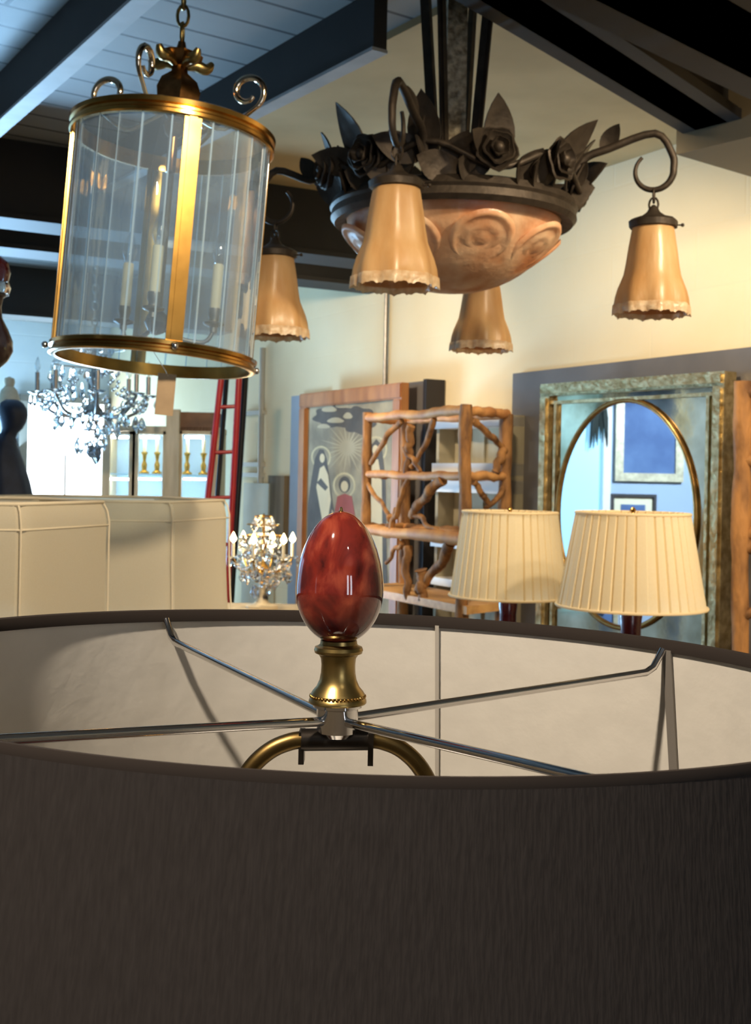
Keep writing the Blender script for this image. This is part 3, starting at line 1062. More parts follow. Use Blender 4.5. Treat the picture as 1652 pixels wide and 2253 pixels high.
# arms with hooks, and the bells
AMBW = AMBER
for k_ in ('front', 'left', 'right', 'back'):
    b = bells[k_]
    zb = b.z
    rad = V((b.x - cx, b.y - cy, 0))
    Rb = rad.length
    rad.normalize()
    hz = zb + 0.273                 # hook ring centre height
    pts = [CC + rad * (TR - 0.01) + V((0, 0, 0.03)), CC + rad * (TR + 0.02) + V((0, 0, 0.095)), V((cx, cy, 0)) + rad * (TR + (Rb - TR) * 0.45) + V((0, 0, zb + 0.322)), V((cx, cy, 0)) + rad * (Rb - 0.0) + V((0, 0, zb + 0.345)),
           V((cx, cy, 0)) + rad * (Rb + 0.033) + V((0, 0, hz + 0.03))]
    for i in range(1, 12):
        q = i / 11
        ang = 0.45 - q * (PI * 1.42)
        pts.append(V((cx, cy, 0)) + rad * (Rb + 0.036 * math.cos(ang)) + V((0, 0, hz + 0.036 * math.sin(ang))))
    pl = spline(pts, 4)
    nP = len(pl)
    arm = MB().tube(pl, [0.0085 - 0.005 * (i / nP) for i in range(nP)], 8).build('chandelier_arm', IRON, chd, 60)
    for q, sgn in ((0.03, 1), (0.07, -1), (0.12, 1)):
        lfm = MB()
        p = pl[int(q * nP)]
        leaf(p, Z * 0.8 + rad * 0.6 * sgn, rad.cross(Z) * sgn, 0.06, 0.02, lfm, 0.2)
        lfm.build('arm_leaf', IRON, arm, 40)
    bc = V((b.x, b.y, zb))
    lk = MB()
    e1 = rad
    for (zc, rr, ed) in ((0.226, 0.012, rad.cross(Z)), (0.209, 0.0115, rad)):
        lk.tube([bc + V((0, 0, zc)) + ed * rr * 0.75 * math.cos(2 * PI * j / 12) + V((0, 0, rr * 1.15 * math.sin(2 * PI * j / 12))) for j in range(12)], 0.0022, 6, closed=True)
    pend = MB().lathe([(0.034, 0.162), (0.045, 0.165), (0.046, 0.176), (0.040, 0.181), (0.024, 0.186), (0.013, 0.194), (0.008, 0.203), (0.003, 0.208), (0, 0.209)], 24, bc, fn=lambda t_, k2, r, z: (r * (1 + (0.03 * math.cos(8 * t_) if k2 < 4 else 0)), z))
    e2 = V((math.cos(-0.1), math.sin(-0.1), 0))
    pend.tube([bc + e2 * 0.044 + V((0, 0, 0.170)), bc + e2 * 0.054 + V((0, 0, 0.170))], 0.0016, 6)
    pend.ball(bc + e2 * 0.055 + V((0, 0, 0.170)), 0.0038, 8)
    cap = pend.build('bell_cap', IRON, chd, 50)
    lk.build('chain_link', IRON, cap, 60)

    def flute(t_, k2, r, z):
        wv = 0.018 + 0.05 * max(0, (0.09 - z) / 0.09)
        return (r * (1 + wv * math.cos(8 * t_) * 0.8), z)
    outp = [(0.069, 0.008), (0.0695, 0.016), (0.068, 0.030), (0.064, 0.046), (0.058, 0.062), (0.0535, 0.074), (0.050, 0.095), (0.0465, 0.12), (0.0425, 0.145), (0.039, 0.165), (0.036, 0.171)]
    inp = [(r - 0.0035, z) for r, z in outp]
    gs = MB().lathe(outp, 64, bc, fn=flute)
    gs.lathe(inp[::-1], 64, bc, fn=flute)
    sh = gs.build('glass_bell', AMBER, cap, 60)

    def ruff(t_, k2, r, z):
        r2, _ = flute(t_, k2, r, z)
        return (r2 * (1 + 0.012 * math.cos(24 * t_)), z - (0.0018 * (math.cos(16 * t_)) + 0.0012 * math.cos(40 * t_) if k2 == 0 else 0))
    fb = MB().lathe([(0.0715, -0.002), (0.0712, 0.006), (0.0705, 0.016), (0.0665, 0.018), (0.0665, 0.006), (0.0675, 0.0)], 96, bc, fn=lambda t_, k2, r, z: ruff(t_, 0 if k2 in (0, 5) else 1, r, z), closed=True)
    fb.build('ruffled_edge', FRILL, cap, 60)
# stem of tapering straps
stem_top = 2.66
sb = []
for i in range(4):
    th = PI / 4 + i * PI / 2 + 0.25
    rad = V((math.cos(th), math.sin(th), 0))
    mb = MB()
    p0 = V((cx, cy, 2.17)) + rad * 0.036
    p1 = V((cx, cy, stem_top)) + rad * 0.078
    mb.bar(p0, p1, 0.012, 0.016, rad)
    mb.bar(p0 + rad * 0.006, p1 + rad * 0.006, 0.005, 0.016, rad)
    mb.build('stem_strap', IRON, chd, 0)
th = 0.25 - PI / 2
MB().bar(V((cx, cy, 2.24)), V((cx, cy, stem_top)), 0.042, 0.010, V((math.cos(th), math.sin(th), 0))).build('stem_plate', mat('hammered_pewter', (206, 194, 166), 0.6, 0.2, rgb2=(124, 110, 86), scale=70, bump=0.7), chd, 0)
MB().lathe([(0, 2.13), (0.02, 2.135), (0.034, 2.15), (0.046, 2.18), (0.05, 2.205), (0.046, 2.21), (0.01, 2.20), (0, 2.24)], 24, (cx, cy, 0)).build('stem_cup', IRON, chd, 40)
MB().lathe([(0, 2.64), (0.06, 2.645), (0.10, 2.66), (0.10, 2.70), (0, 2.70)], 32, (cx, cy, 0)).build('ceiling_canopy', IRON, chd, 40)
for i in range(4):
    th = angs[i] + 0.4
    rad = V((math.cos(th), math.sin(th), 0))
    pl = spline([V((cx, cy, 2.16)) + rad * 0.03, V((cx, cy, 2.185)) + rad * 0.10, V((cx, cy, 2.17)) + rad * 0.18, V((cx, cy, 2.145)) + rad * (TR - 0.006)], 5)
    MB().tube(pl, 0.007, 8).build('bowl_bracket', IRON, chd, 60)

# ================================================================== CREAM SHADED LAMPS AT THE LEFT


def panel_lamp(px, Y, R, rot, ytop, zbot, ztab, label, flare):
    c = P(px, ytop, Y)
    ztop = c.z
    lampo = thing('panel_shade_lamp', label, 'lamp', (c.x, c.y, ztab), 'cream panel-shaded lamps at the left')
    n = 6
    prof = [(R * (1 + flare), zbot), (R * (1 + flare * 0.45), zbot + (ztop - zbot) * 0.25), (R * (1 + flare * 0.1), zbot + (ztop - zbot) * 0.55), (R, ztop - 0.045), (R * 1.0, ztop - 0.030), (R * 0.985, ztop - 0.012), (R * 0.955, ztop)]

    def hexf(t_, k, r, z):
        a_ = (t_ - rot) % (PI / 3) - PI / 6
        return (r * math.cos(PI / 6) / math.cos(a_) * 1.0, z)
    sh = MB().lathe(prof, 72, (c.x, c.y, 0), fn=hexf)
    shade_ = sh.build('lamp_shade', CREAMCLOTH, lampo, 25)
    bd = MB()
    for (rr, zz, w_) in ((R * 1.001, ztop - 0.036, 0.0014), (R * 0.958, ztop, 0.003)):
        bd.tube([V((c.x, c.y, zz)) + V((math.cos(rot + k * PI / 3), math.sin(rot + k * PI / 3), 0)) * rr for k in range(6)], w_, 8, closed=True)
    bd.build('shade_band', CREAMTRIM, shade_, 60)
    for k in range(6):
        rad = V((math.cos(rot + k * PI / 3), math.sin(rot + k * PI / 3), 0))
        MB().tube([V((c.x, c.y, z)) + rad * (r * 1.002) for r, z in prof], 0.0016, 8).build('panel_piping', CREAMTRIM, shade_, 60)
    MB().lathe([(0, ztab), (0.09, ztab), (0.09, ztab + 0.02), (0.03, ztab + 0.04), (0.05, ztab + 0.15), (0.035, zbot - 0.02), (0.012, zbot), (0.012, ztop - 0.06), (0, ztop - 0.06)], 32, (c.x, c.y, 0)).build('lamp_base', ABRASS, lampo, 40)
    sp_ = MB()
    for k in range(3):
        rad = V((math.cos(rot + k * 2 * PI / 3), math.sin(rot + k * 2 * PI / 3), 0))
        sp_.tube([V((c.x, c.y, ztop - 0.06)), V((c.x, c.y, ztop - 0.04)) + rad * R * 0.97], 0.002, 6)
    sp_.build('shade_spider', STEEL, lampo, 60)
    return lampo


panel_lamp(-100, 1.85, 0.232, 0.20, 1100, 1.36, 0.8, 'cream panelled lamp shade cut off by the left edge of the photo', 0.0)
panel_lamp(222, 2.46, 0.262, 0.225, 1097, 1.28, 0.8, 'cream bell-shaped panelled lamp shade in front of the pale cabinet', 0.045)
table('console_table', 'long brown table carrying the two cream panel-shaded lamps', -0.6, 2.1, 0.7, 1.15, 0.8, TABLEWOOD)

# ================================================================== PLEATED LAMPS


def pleated_lamp(px, Y, yt, yb, wt, wb, label, ztab, first=None):
    ct, cb_ = P(px, yt, Y), P(px, yb, Y)
    c = V((cb_.x, Y, 0))
    rt, rb = wt / 2 * Y / F, wb / 2 * Y / F
    zt, zb = ct.z, cb_.z
    L_ = thing('pleated_lamp', label, 'lamp', (c.x, c.y, ztab), 'pleated ivory lamps in front of the mirror')
    NP = 40

    def pf(t_, k, r, z):
        ph = (t_ * NP / (2 * PI)) % 1
        return (r * (0.955 if ph < 0.02 else 1.0 + 0.010 * ph), z)
    sh = MB().lathe([(rb, zb), (rb * 0.985, zb + 0.006), (rt * 1.01, zt - 0.006), (rt, zt)], NP * 8, c, fn=pf)
    s_ = sh.build('lamp_shade', PLEATCLOTH, L_, 8)
    td = MB().ring((c.x, c.y, zt - 0.004), rt * 1.01, 0.0035, 64, 6)
    td.build('shade_trim', PLEATCLOTH, s_, 60)
    MB().ring((c.x, c.y, zb + 0.003), rb * 1.01, 0.0035, 64, 6).build('shade_trim', PLEATCLOTH, s_, 60)
    MB().lathe([(0, zt - 0.01), (0.006, zt - 0.008), (0.004, zt - 0.002), (0.008, zt + 0.004), (0.004, zt + 0.010), (0, zt + 0.012)], 12, c).build('finial', BRASS, L_, 50)
    hb = MB()
    hb.tube([c + V((0, 0, zt - 0.012)), c + V((rt, 0, zt - 0.004))], 0.002, 6)
    hb.tube([c + V((0, 0, zt - 0.012)), c + V((-rt, 0, zt - 0.004))], 0.002, 6)
    hb.tube([c + V((0, 0, zb - 0.02)), c + V((0, 0, zt - 0.01))], 0.004, 6)
    hb.build('shade_carrier', BRASS, L_, 60)
    rs = 0.026
    MB().lathe([(0, ztab), (0.075, ztab), (0.078, ztab + 0.02), (0.05, ztab + 0.035), (rs, ztab + 0.06), (rs * 0.94, zb - 0.05), (rs * 1.05, zb - 0.02), (rs * 0.9, zb - 0.005), (0.012, zb + 0.02), (0, zb + 0.02)], 32, c).build('lamp_base', MAROON, L_, 40)
    t = thing('pedestal_table', 'small round table under the ' + ('right' if px > 1300 else 'left') + ' of the two pleated lamps', 'table', (c.x, c.y, 0))
    MB().lathe([(0, ztab - 0.03), (0.17, ztab - 0.03), (0.18, ztab - 0.02), (0.18, ztab - 0.005), (0.175, ztab), (0, ztab)], 40, c).build('table_top', TABLEWOOD, t, 40)
    MB().lathe([(0, 0), (0.15, 0), (0.15, 0.03), (0.04, 0.06), (0.03, 0.3), (0.045, 0.5), (0.03, ztab - 0.05), (0.05, ztab - 0.03), (0, ztab - 0.03)], 28, c).build('pedestal', TABLEWOOD, t, 40)
    return L_


pleated_lamp(1118, 3.47, 1124, 1313, 207, 258, 'left pleated ivory lamp, standing before the branch shelf and mirror edge', 0.85)
pleated_lamp(1388, 2.9, 1126, 1336, 246, 324, 'right pleated ivory lamp, nearer one, directly in front of the mirror', 0.85)

# ================================================================== MIRROR AND BOARDS ON THE RIGHT WALL
OFFM = 0.10
s1, zt1 = wpix(1128, 822, 0.03)
s2, _ = wpix(1700, 760, 0.03)
tag(MB().wbox(s2 - 0.5, s1, 0.6, zt1, 0.0, 0.03).build('wall_panel', GREYPANEL, None, 0), 'large grey board behind the gilt mirror', 'board')
_mc = hit(1391, 1000, N * (0.125 - D), N)
MN = Matrix.Rotation(math.radians(7), 3, 'Z') @ N
MA = V((MN.y, -MN.x, 0))
MA = -MA if MA.dot(A) < 0 else MA
MO = V((_mc.x, _mc.y, 0))


def mpix(px, py, off=0.0):
    p = hit(px, py, MO + MN * off, MN)
    return (p - MO).dot(MA), p.z


def WM(s, z, off=0.0):
    p = MO + MA * s + MN * off
    return V((p.x, p.y, z))


def mbox(mb, s0, s1, z0, z1, o0, o1):
    return mb.hexa([WM(s0, z0, o0), WM(s1, z0, o0), WM(s1, z0, o1), WM(s0, z0, o1), WM(s0, z1, o0), WM(s1, z1, o0), WM(s1, z1, o1), WM(s0, z1, o1)])


sl, zl = mpix(1189, 852, 0.02)
sr, zr = mpix(1594, 808, 0.02)
zt = (zl + zr) / 2
sm, hw = (sl + sr) / 2, (sl - sr) / 2
zb = 0.62
FW_ = 0.042
mir = thing('gilt_mirror', 'square gilt mirror with an oval inner moulding leaning on the grey board', 'mirror', tuple(WM(sm, zb)))
fr = MB()
for (a0, a1, b0, b1) in ((sr, sl, zt - FW_, zt), (sr, sl, zb, zb + FW_), (sr, sr + FW_, zb + FW_, zt - FW_), (sl - FW_, sl, zb + FW_, zt - FW_)):
    mbox(fr, a0, a1, b0, b1, -0.035, 0.02)
    mbox(fr, a0 + 0.008, a1 - 0.008, b0 + 0.008, b1 - 0.008, 0.02, 0.030)
fr.build('gilt_frame', GILT, mir, 0)
mbox(MB(), sr + 0.005, sl - 0.005, zb + 0.005, zt - 0.005, -0.042, -0.012).build('backing_board', DARKEDGE, mir, 0)
inn = FW_ + 0.028
fi = MB()
for (a0, a1, b0, b1) in ((sr + FW_, sl - FW_, zt - inn, zt - inn + 0.011), (sr + FW_, sl - FW_, zb + inn - 0.011, zb + inn), (sr + inn - 0.011, sr + inn, zb + inn, zt - inn), (sl - inn, sl - inn + 0.011, zb + inn, zt - inn)):
    mbox(fi, a0, a1, b0, b1, 0.0, 0.013)
fi.build('inner_fillet', GILT, mir, 0)
mbox(MB(), sr + FW_ - 0.002, sl - FW_ + 0.002, zb + FW_ - 0.002, zt - FW_ + 0.002, -0.012, 0.0).build('border_glass', SMOKEMIRROR, mir, 0)
# oval
so_, zo_t = mpix(1391, 880)
sol, zol = mpix(1230, 1085)
sor, zor = mpix(1535, 1085)
soc = (sol + sor) / 2
ra = (sol - sor) / 2
zoc = zol - 0.06
rb_ = zo_t - zoc
ov = [WM(soc + ra * math.cos(2 * PI * i / 72), zoc + rb_ * math.sin(2 * PI * i / 72), 0.006) for i in range(72)]
MB().tube(ov, 0.0085, 8, closed=True).build('oval_moulding', GILTLINE, mir, 60)
ovp = [WM(soc + ra * math.cos(2 * PI * i / 72), zoc + rb_ * math.sin(2 * PI * i / 72), 0.001) for i in range(72)]
MB().prism(ovp, MN * 0.003).build('oval_glass', MIRRORMAT, mir, 0)


def mirror_to_left(px, py):
    """where the ray through a mirror pixel lands on the left wall"""
    p = hit(px, py, MO + MN * 0.004, MN)
    d = ray(px, py)
    r = d - MN * (2 * d.dot(MN))
    k = (LC - p).dot(LN) / r.dot(LN)
    q = p + r * k
    return (q - LC).dot(LT), q.z


def wall_picture(name, label, cat, s0, s1, z0, z1, fw, fm, cm, matm=None, mw=0.0):
    t = thing(name, label, cat, tuple(LL((s0 + s1) / 2, z0)))
    f = MB()
    for (a0, a1, b0, b1) in ((s0, s1, z1 - fw, z1), (s0, s1, z0, z0 + fw), (s0, s0 + fw, z0 + fw, z1 - fw), (s1 - fw, s1, z0 + fw, z1 - fw)):
        f.prism([LL(a0, b0, 0.005), LL(a1, b0, 0.005), LL(a1, b1, 0.005), LL(a0, b1, 0.005)], LN * 0.035)
    f.build('picture_frame', fm, t, 0)
    if matm:
        f = MB()
        f.prism([LL(s0 + fw, z0 + fw, 0.008), LL(s1 - fw, z0 + fw, 0.008), LL(s1 - fw, z1 - fw, 0.008), LL(s0 + fw, z1 - fw, 0.008)], LN * 0.006)
        f.build('picture_mount', matm, t, 0)
    q = fw + mw
    f = MB()
    f.prism([LL(s0 + q, z0 + q, 0.012), LL(s1 - q, z0 + q, 0.012), LL(s1 - q, z1 - q, 0.012), LL(s0 + q, z1 - q, 0.012)], LN * 0.008)
    f.build('picture', cm, t, 0)
    return t


PALEGILT = mat('pale_gilt_frame', (196, 188, 160), 0.45, 0.3, var=0.35, scale=30)
BLUEPIC = mat('blue_canvas', (92, 122, 168), 0.7, rgb2=(70, 98, 146), scale=5)
pa, pb = mirror_to_left(1350, 1058), mirror_to_left(1500, 870)
pc = mirror_to_left(1500, 1058)
wall_picture('framed_picture', 'large blue picture in a pale frame, reflected in the mirror', 'picture', min(pa[0], pc[0]), max(pa[0], pc[0]), pa[1], pa[1] + 0.78, 0.055, PALEGILT, BLUEPIC)
pa, pc = mirror_to_left(1342, 1086), mirror_to_left(1440, 1150)
wall_picture('framed_print', 'small blue print with a cream mount hanging under the large blue picture', 'picture', min(pa[0], pc[0]), max(pa[0], pc[0]), pa[1] - 0.42, pa[1], 0.02, DARKEDGE, BLUEPIC, mat('cream_mount', (232, 226, 196), 0.8), 0.05)
for i, (x0, x1, y0, lb) in enumerate(((1300, 1356, 1300, 'low blue picture seen at the bottom left of the mirror'), (1452, 1500, 1300, 'low blue picture seen at the bottom right of the mirror'))):
    pa, pc = mirror_to_left(x0, 1380), mirror_to_left(x1, 1380)
    wall_picture('framed_picture', lb, 'picture', min(pa[0], pc[0]), max(pa[0], pc[0]), 0.35, 1.0, 0.03, PALEGILT, BLUEPIC)
pa = mirror_to_left(1316, 905)
hpz = pa[1]
hang = thing('hanging_tassel', 'dark hanging tassel seen in the mirror beside the large blue picture', 'tassel', tuple(LL(pa[0], hpz, 0.08)))
hm = MB()
for k in range(16):
    q = random.uniform(-0.055, 0.055)
    o_2 = random.uniform(0.06, 0.10)
    hm.tube([LL(pa[0] + q * 0.3, hpz + 0.12, o_2), LL(pa[0] + q, hpz - 0.05, o_2), LL(pa[0] + q * 1.3, hpz - random.uniform(0.16, 0.26), o_2)], [0.008, 0.012, 0.002], 6)
tag(hm.build('tassel_strands', mat('dark_green_strands', (44, 52, 48), 0.8), hang, 50), None, None, None, 'stuff')
MB().tube([LL(pa[0], hpz + 0.11, 0.08), LL(pa[0], hpz + 0.35, 0.08), LL(pa[0], hpz + 0.36, 0.03)], 0.008, 6).build('tassel_cord', BLACKIRON, hang, 50)

# ================================================================== PAINTING AND BOARDS
OP = 0.16
s1, z1 = wpix(660, 870, OP)
s2, z2 = wpix(884, 838, OP)
zt = (z1 + z2) / 2
zb = 0.55
fw = 0.068
pt = thing('framed_painting', 'oak-framed grey picture of robed haloed figures behind the branch shelf', 'painting', tuple(WL((s1 + s2) / 2, zb, OP - 0.03)))
fr = MB()
for (a0, a1, b0, b1) in ((s2, s1, zt - fw, zt), (s2, s1, zb, zb + fw), (s2, s2 + fw, zb + fw, zt - fw), (s1 - fw, s1, zb + fw, zt - fw)):
    fr.wbox(a0, a1, b0, b1, OP - 0.035, OP)
    fr.wbox(a0 + 0.006, a1 - 0.006, b0 + 0.006, b1 - 0.006, OP, OP + 0.006)
fr.build('picture_frame', FRAMEWOOD, pt, 0)
GREYART = mat('grey_painted_canvas', (176, 164, 134), 0.75, rgb2=(128, 119, 98), scale=6)
ART_DARK = mat('art_dark_grey', (96, 89, 80), 0.75, var=0.3, scale=10)
ART_PALE = mat('art_pale_ochre', (206, 192, 150), 0.75, var=0.15, scale=10)
ART_ROSE = mat('art_rose', (172, 86, 74), 0.75, var=0.15, scale=10)
ART_SKIN = mat('art_cream', (222, 204, 164), 0.75, var=0.08, scale=10)
cv = MB()
cv.wbox(s2 + fw, s1 - fw, zb + fw, zt - fw, OP - 0.03, OP - 0.014)


def art(pts, mi, lift):
    q = []
    for (x, y) in pts:
        s_, z_ = wpix(x, y, OP - 0.013)
        s_ = min(max(s_, s2 + fw), s1 - fw)
        q.append(WL(s_, z_, OP - 0.0139 + lift * 0.0004))
    cv.prism(q, N * 0.0003, mi)


def ell(x, y, rx, ry, n=20, wob=0.0, f=5):
    return [(x + rx * math.cos(2 * PI * i / n) * (1 + wob * math.sin(f * 2 * PI * i / n)), y + ry * math.sin(2 * PI * i / n) * (1 + wob * math.sin(f * 2 * PI * i / n))) for i in range(n)]


for k in range(22):     # rays of light round the bright centre
    th = 2 * PI * k / 22
    L_ = 46 if k % 2 else 62
    art([(764 + 8 * math.cos(th + 0.3), 985 + 8 * math.sin(th + 0.3)), (764 + L_ * math.cos(th), 985 + L_ * math.sin(th)), (764 + 8 * math.cos(th - 0.3), 985 + 8 * math.sin(th - 0.3))], 5, 0.2)
art(ell(764, 985, 12, 14), 5, 0.6)
art(ell(742, 917, 52, 24, 40, 0.10, 7), 1, 0.8)
art(ell(790, 925, 36, 30, 40, 0.10, 6), 1, 0.9)
for (x, y, rx, ry) in ((724, 900, 16, 7), (752, 892, 14, 6), (738, 925, 18, 6), (712, 938, 14, 5), (765, 915, 10, 7)):
    art(ell(x, y, rx, ry, 16, 0.12, 3), 5, 1.4)
for (x, y, r) in ((706, 1006, 21), (757, 1068, 24), (827, 988, 24)):
    art(ell(x, y, r * 1.05, r * 1.2), 2, 1.0)
    art(ell(x, y, r * 0.86, r * 1.0), 0, 1.3)
art([(703, 988), (693, 1008), (686, 1048), (677, 1110), (676, 1200), (700, 1300), (742, 1300), (735, 1130), (724, 1050), (719, 1010), (712, 990)], 1, 2)
art([(704, 1030), (713, 1024), (722, 1045), (728, 1100), (722, 1140), (724, 1300), (704, 1300), (708, 1140), (696, 1072)], 4, 3)
art([(697, 1062), (716, 1080), (722, 1072), (706, 1052)], 1, 3.6)
art(ell(709, 1008, 5.5, 10), 4, 3.2)
art(ell(758, 1066, 13, 18), 1, 2)
art(ell(758, 1070, 8, 12), 4, 3)
art([(742, 1092), (758, 1086), (774, 1092), (782, 1140), (770, 1150), (766, 1300), (748, 1300), (746, 1150), (734, 1140)], 3, 2.6)
art([(730, 1120), (742, 1150), (746, 1300), (726, 1300)], 4, 2.2)
art([(816, 980), (828, 966), (840, 980), (848, 1060), (852, 1300), (806, 1300), (812, 1060)], 1, 2)
art([(818, 1014), (832, 1010), (840, 1060), (842, 1300), (816, 1300), (815, 1080)], 4, 3)
art(ell(826, 990, 6.5, 11), 4, 3.2)
cv.build('canvas', [GREYART, ART_DARK, ART_PALE, ART_ROSE, ART_SKIN, mat('art_light_grey', (184, 172, 141), 0.75, var=0.1, scale=10)], pt, 0)
# boards stacked behind the painting
s1b, z1b = wpix(641, 872, 0.06)
tag(MB().wbox(s1 + 0.02, s1b, 0.5, z1b, 0.02, 0.06).build('leaning_board', BLUEGREY, None, 0), 'narrow blue-grey board at the left edge of the oak-framed painting', 'board')
s3, z3 = wpix(893, 842, 0.08)
s4, z4 = wpix(938, 838, 0.08)
bd = thing('grey_screen', 'tall grey screen with dark edges between the painting and the white shelving', 'screen', tuple(WL((s3 + s4) / 2, 0.5, 0.03)))
MB().wbox(s4, s3 + 0.05, 0.5, (z3 + z4) / 2, 0.01, 0.08).build('panel_face', GREYPANEL, bd, 0)
e = MB().wbox(s4 - 0.025, s4, 0.5, (z3 + z4) / 2 + 0.005, 0.005, 0.095)
e.wbox(s3 + 0.01, s3 + 0.06, 0.5, (z3 + z4) / 2, 0.08, 0.10)
e.build('panel_edge', DARKEDGE, bd, 0)
# small framed panel and pale board beyond the painting
s5, z5 = wpix(590, 1046, 0.04)
s6, z6 = wpix(624, 1112, 0.04)
tag(MB().wbox(s6, s5, z6 - 0.3, z5, 0.005, 0.04).build('brown_plaque', mat('mottled_brown_board', (128, 108, 82), 0.8, rgb2=(96, 80, 60), scale=20, stretch=(1, 1, 0.1)), None, 0), 'small mottled brown board on the wall left of the painting', 'board')
s5, z5 = wpix(536, 1062, 0.05)
s6, z6 = wpix(588, 1200, 0.05)
tag(MB().wbox(s6, s5, 0.5, z5, 0.005, 0.05).build('pale_board', mat('pale_green_board', (206, 210, 196), 0.7, var=0.1, scale=6), None, 0), 'pale green board leaning on the wall behind the crystal candelabra', 'board')

# white shelving behind the branch shelf
OS = 0.125
s7, z7 = wpix(952, 920, OS)
s8, z8 = wpix(1108, 912, OS)
ztop = wpix(1030, 917, OS)[1]
sh_ = thing('shelf_unit', 'white-shelved unit with olive panel back behind the branch shelf', 'shelf unit', tuple(WL((s7 + s8) / 2, 0, OS - 0.1)))
MB().wbox(s8, s7, 0, ztop, 0.005, 0.03).build('back_panel', OLIVEPANEL, sh_, 0)
for yy, hh in ((930, 0.035), (1032, 0.045), (1070, 0.05), (1202, 0.03), (1290, 0.03)):
    zc = wpix(1030, yy, OS)[1]
    MB().wbox(s8, s7, zc - hh / 2, zc + hh / 2, 0.03, OS).build('shelf_board', WHITEPAINT, sh_, 0)
for k, sx in enumerate((s8 + 0.01, s7 - 0.01)):
    MB().wbox(sx - 0.01, sx + 0.01, 0, ztop, 0.03, OS - 0.02).build('side_panel', OLIVEPANEL, sh_, 0)
for k in range(3):
    q = s8 + (s7 - s8) * (0.3 + 0.22 * k)
    MB().wbox(q - 0.008, q + 0.008, 0, ztop - 0.02, 0.03, 0.04).build('back_batten', OLIVEPANEL, sh_, 0)


# ================================================================== BRANCH SHELVES
def stick(p0, p1, r0, r1, wob=0.012, n=9, bend=None):
    p0, p1 = V(p0), V(p1)
    L = (p1 - p0).length
    pts = []
    for i in range(n):
        q = i / (n - 1)
        p = p0.lerp(p1, q)
        w = math.sin(PI * q)
        p = p + V((random.uniform(-wob, wob), random.uniform(-wob, wob), random.uniform(-wob, wob))) * (0.3 + 0.7 * w)
        if bend:
            p = p + V(bend) * w
        pts.append(p)
    sm_ = spline(pts, 3)
    k = len(sm_)
    rs = [(r0 + (r1 - r0) * i / (k - 1)) * random.uniform(0.88, 1.14) for i in range(k)]
    return MB().tube(sm_, rs, 9)


EY = 4.15
CF = P(1023, 1048, EY)
CLp = P(806, 1043, EY * 1.151)
CRp = P(1112, 1048, EY * 1.043)
cf, cl, cr = V((CF.x, CF.y, 0)), V((CLp.x, CLp.y, 0)), V((CRp.x, CRp.y, 0))
cb4 = cl + (cr - cf)
et = thing('branch_shelf', 'rustic open shelf of crooked peeled branches standing between painting and mirror', 'shelf', ((cf + cb4) / 2))
zs = {k: P(1023, y, EY).z for k, y in (('top', 903), ('mid', 1047), ('low', 1186))}
zbot = P(900, 1330, EY * 1.06).z
ztp = P(1023, 890, EY).z
for p, r, zt_ in ((cf, 0.022, ztp), (cl, 0.020, ztp - 0.0), (cr, 0.024, ztp - 0.02), (cb4, 0.022, ztp - 0.02)):
    stick(p, p + V((0, 0, zt_)), r * 1.1, r, 0.006, 12).build('post', BARK, et, 60)
for key, r in (('top', 0.019), ('mid', 0.016), ('low', 0.024)):
    z_ = zs[key]
    m_ = LOGWOOD
    for a_, b_ in ((cf, cl), (cf, cr), (cl, cb4), (cr, cb4)):
        stick(a_ + V((0, 0, z_)), b_ + V((0, 0, z_)), r, r * 0.9, 0.005).build('rail', m_, et, 60)
for z_ in (zbot, 0.55):
    pp = [cf, cl, cb4, cr]
    MB().prism([p + V((0, 0, z_)) + (p - (cf + cb4) / 2) * 0.12 for p in pp], V((0, 0, 0.028))).build('shelf_board', SLABWOOD, et, 0)


def on_face(px, py, p0, p1):
    n_ = (p1 - p0).cross(Z).normalized()
    return hit(px, py, p0, n_)


for (x0, y0, x1, y1, r0, bx) in ((884, 925, 815, 1020, 0.012, 0.01), (955, 920, 905, 1030, 0.012, -0.02), (890, 985, 925, 1040, 0.010, 0.0), (905, 935, 895, 1040, 0.016, 0.0),
                                 (806, 1060, 868, 1150, 0.010, 0.0), (975, 1055, 905, 1135, 0.020, 0.01), (905, 1125, 970, 1175, 0.010, 0.0), (862, 1165, 900, 1050, 0.012, 0.01), (872, 1120, 850, 1165, 0.012, 0.0),
                                 (990, 1195, 915, 1300, 0.020, -0.02), (885, 1195, 850, 1240, 0.010, 0.0), (898, 1200, 900, 1320, 0.017, 0.01), (925, 1255, 928, 1325, 0.022, 0.0)):
    stick(on_face(x0, y0, cf, cl), on_face(x1, y1, cf, cl), r0, r0 * 0.75, 0.009, 7, N * bx).build('branch_brace', BARK, et, 60)
for (x0, y0, x1, y1, r0) in ((1040, 925, 1105, 985, 0.014), (1108, 985, 1090, 1040, 0.018), (1042, 1060, 1075, 1110, 0.012), (1112, 1065, 1070, 1120, 0.012)):
    stick(on_face(x0, y0, cf, cr), on_face(x1, y1, cf, cr), r0, r0 * 0.8, 0.007, 7).build('branch_brace', BARK, et, 60)

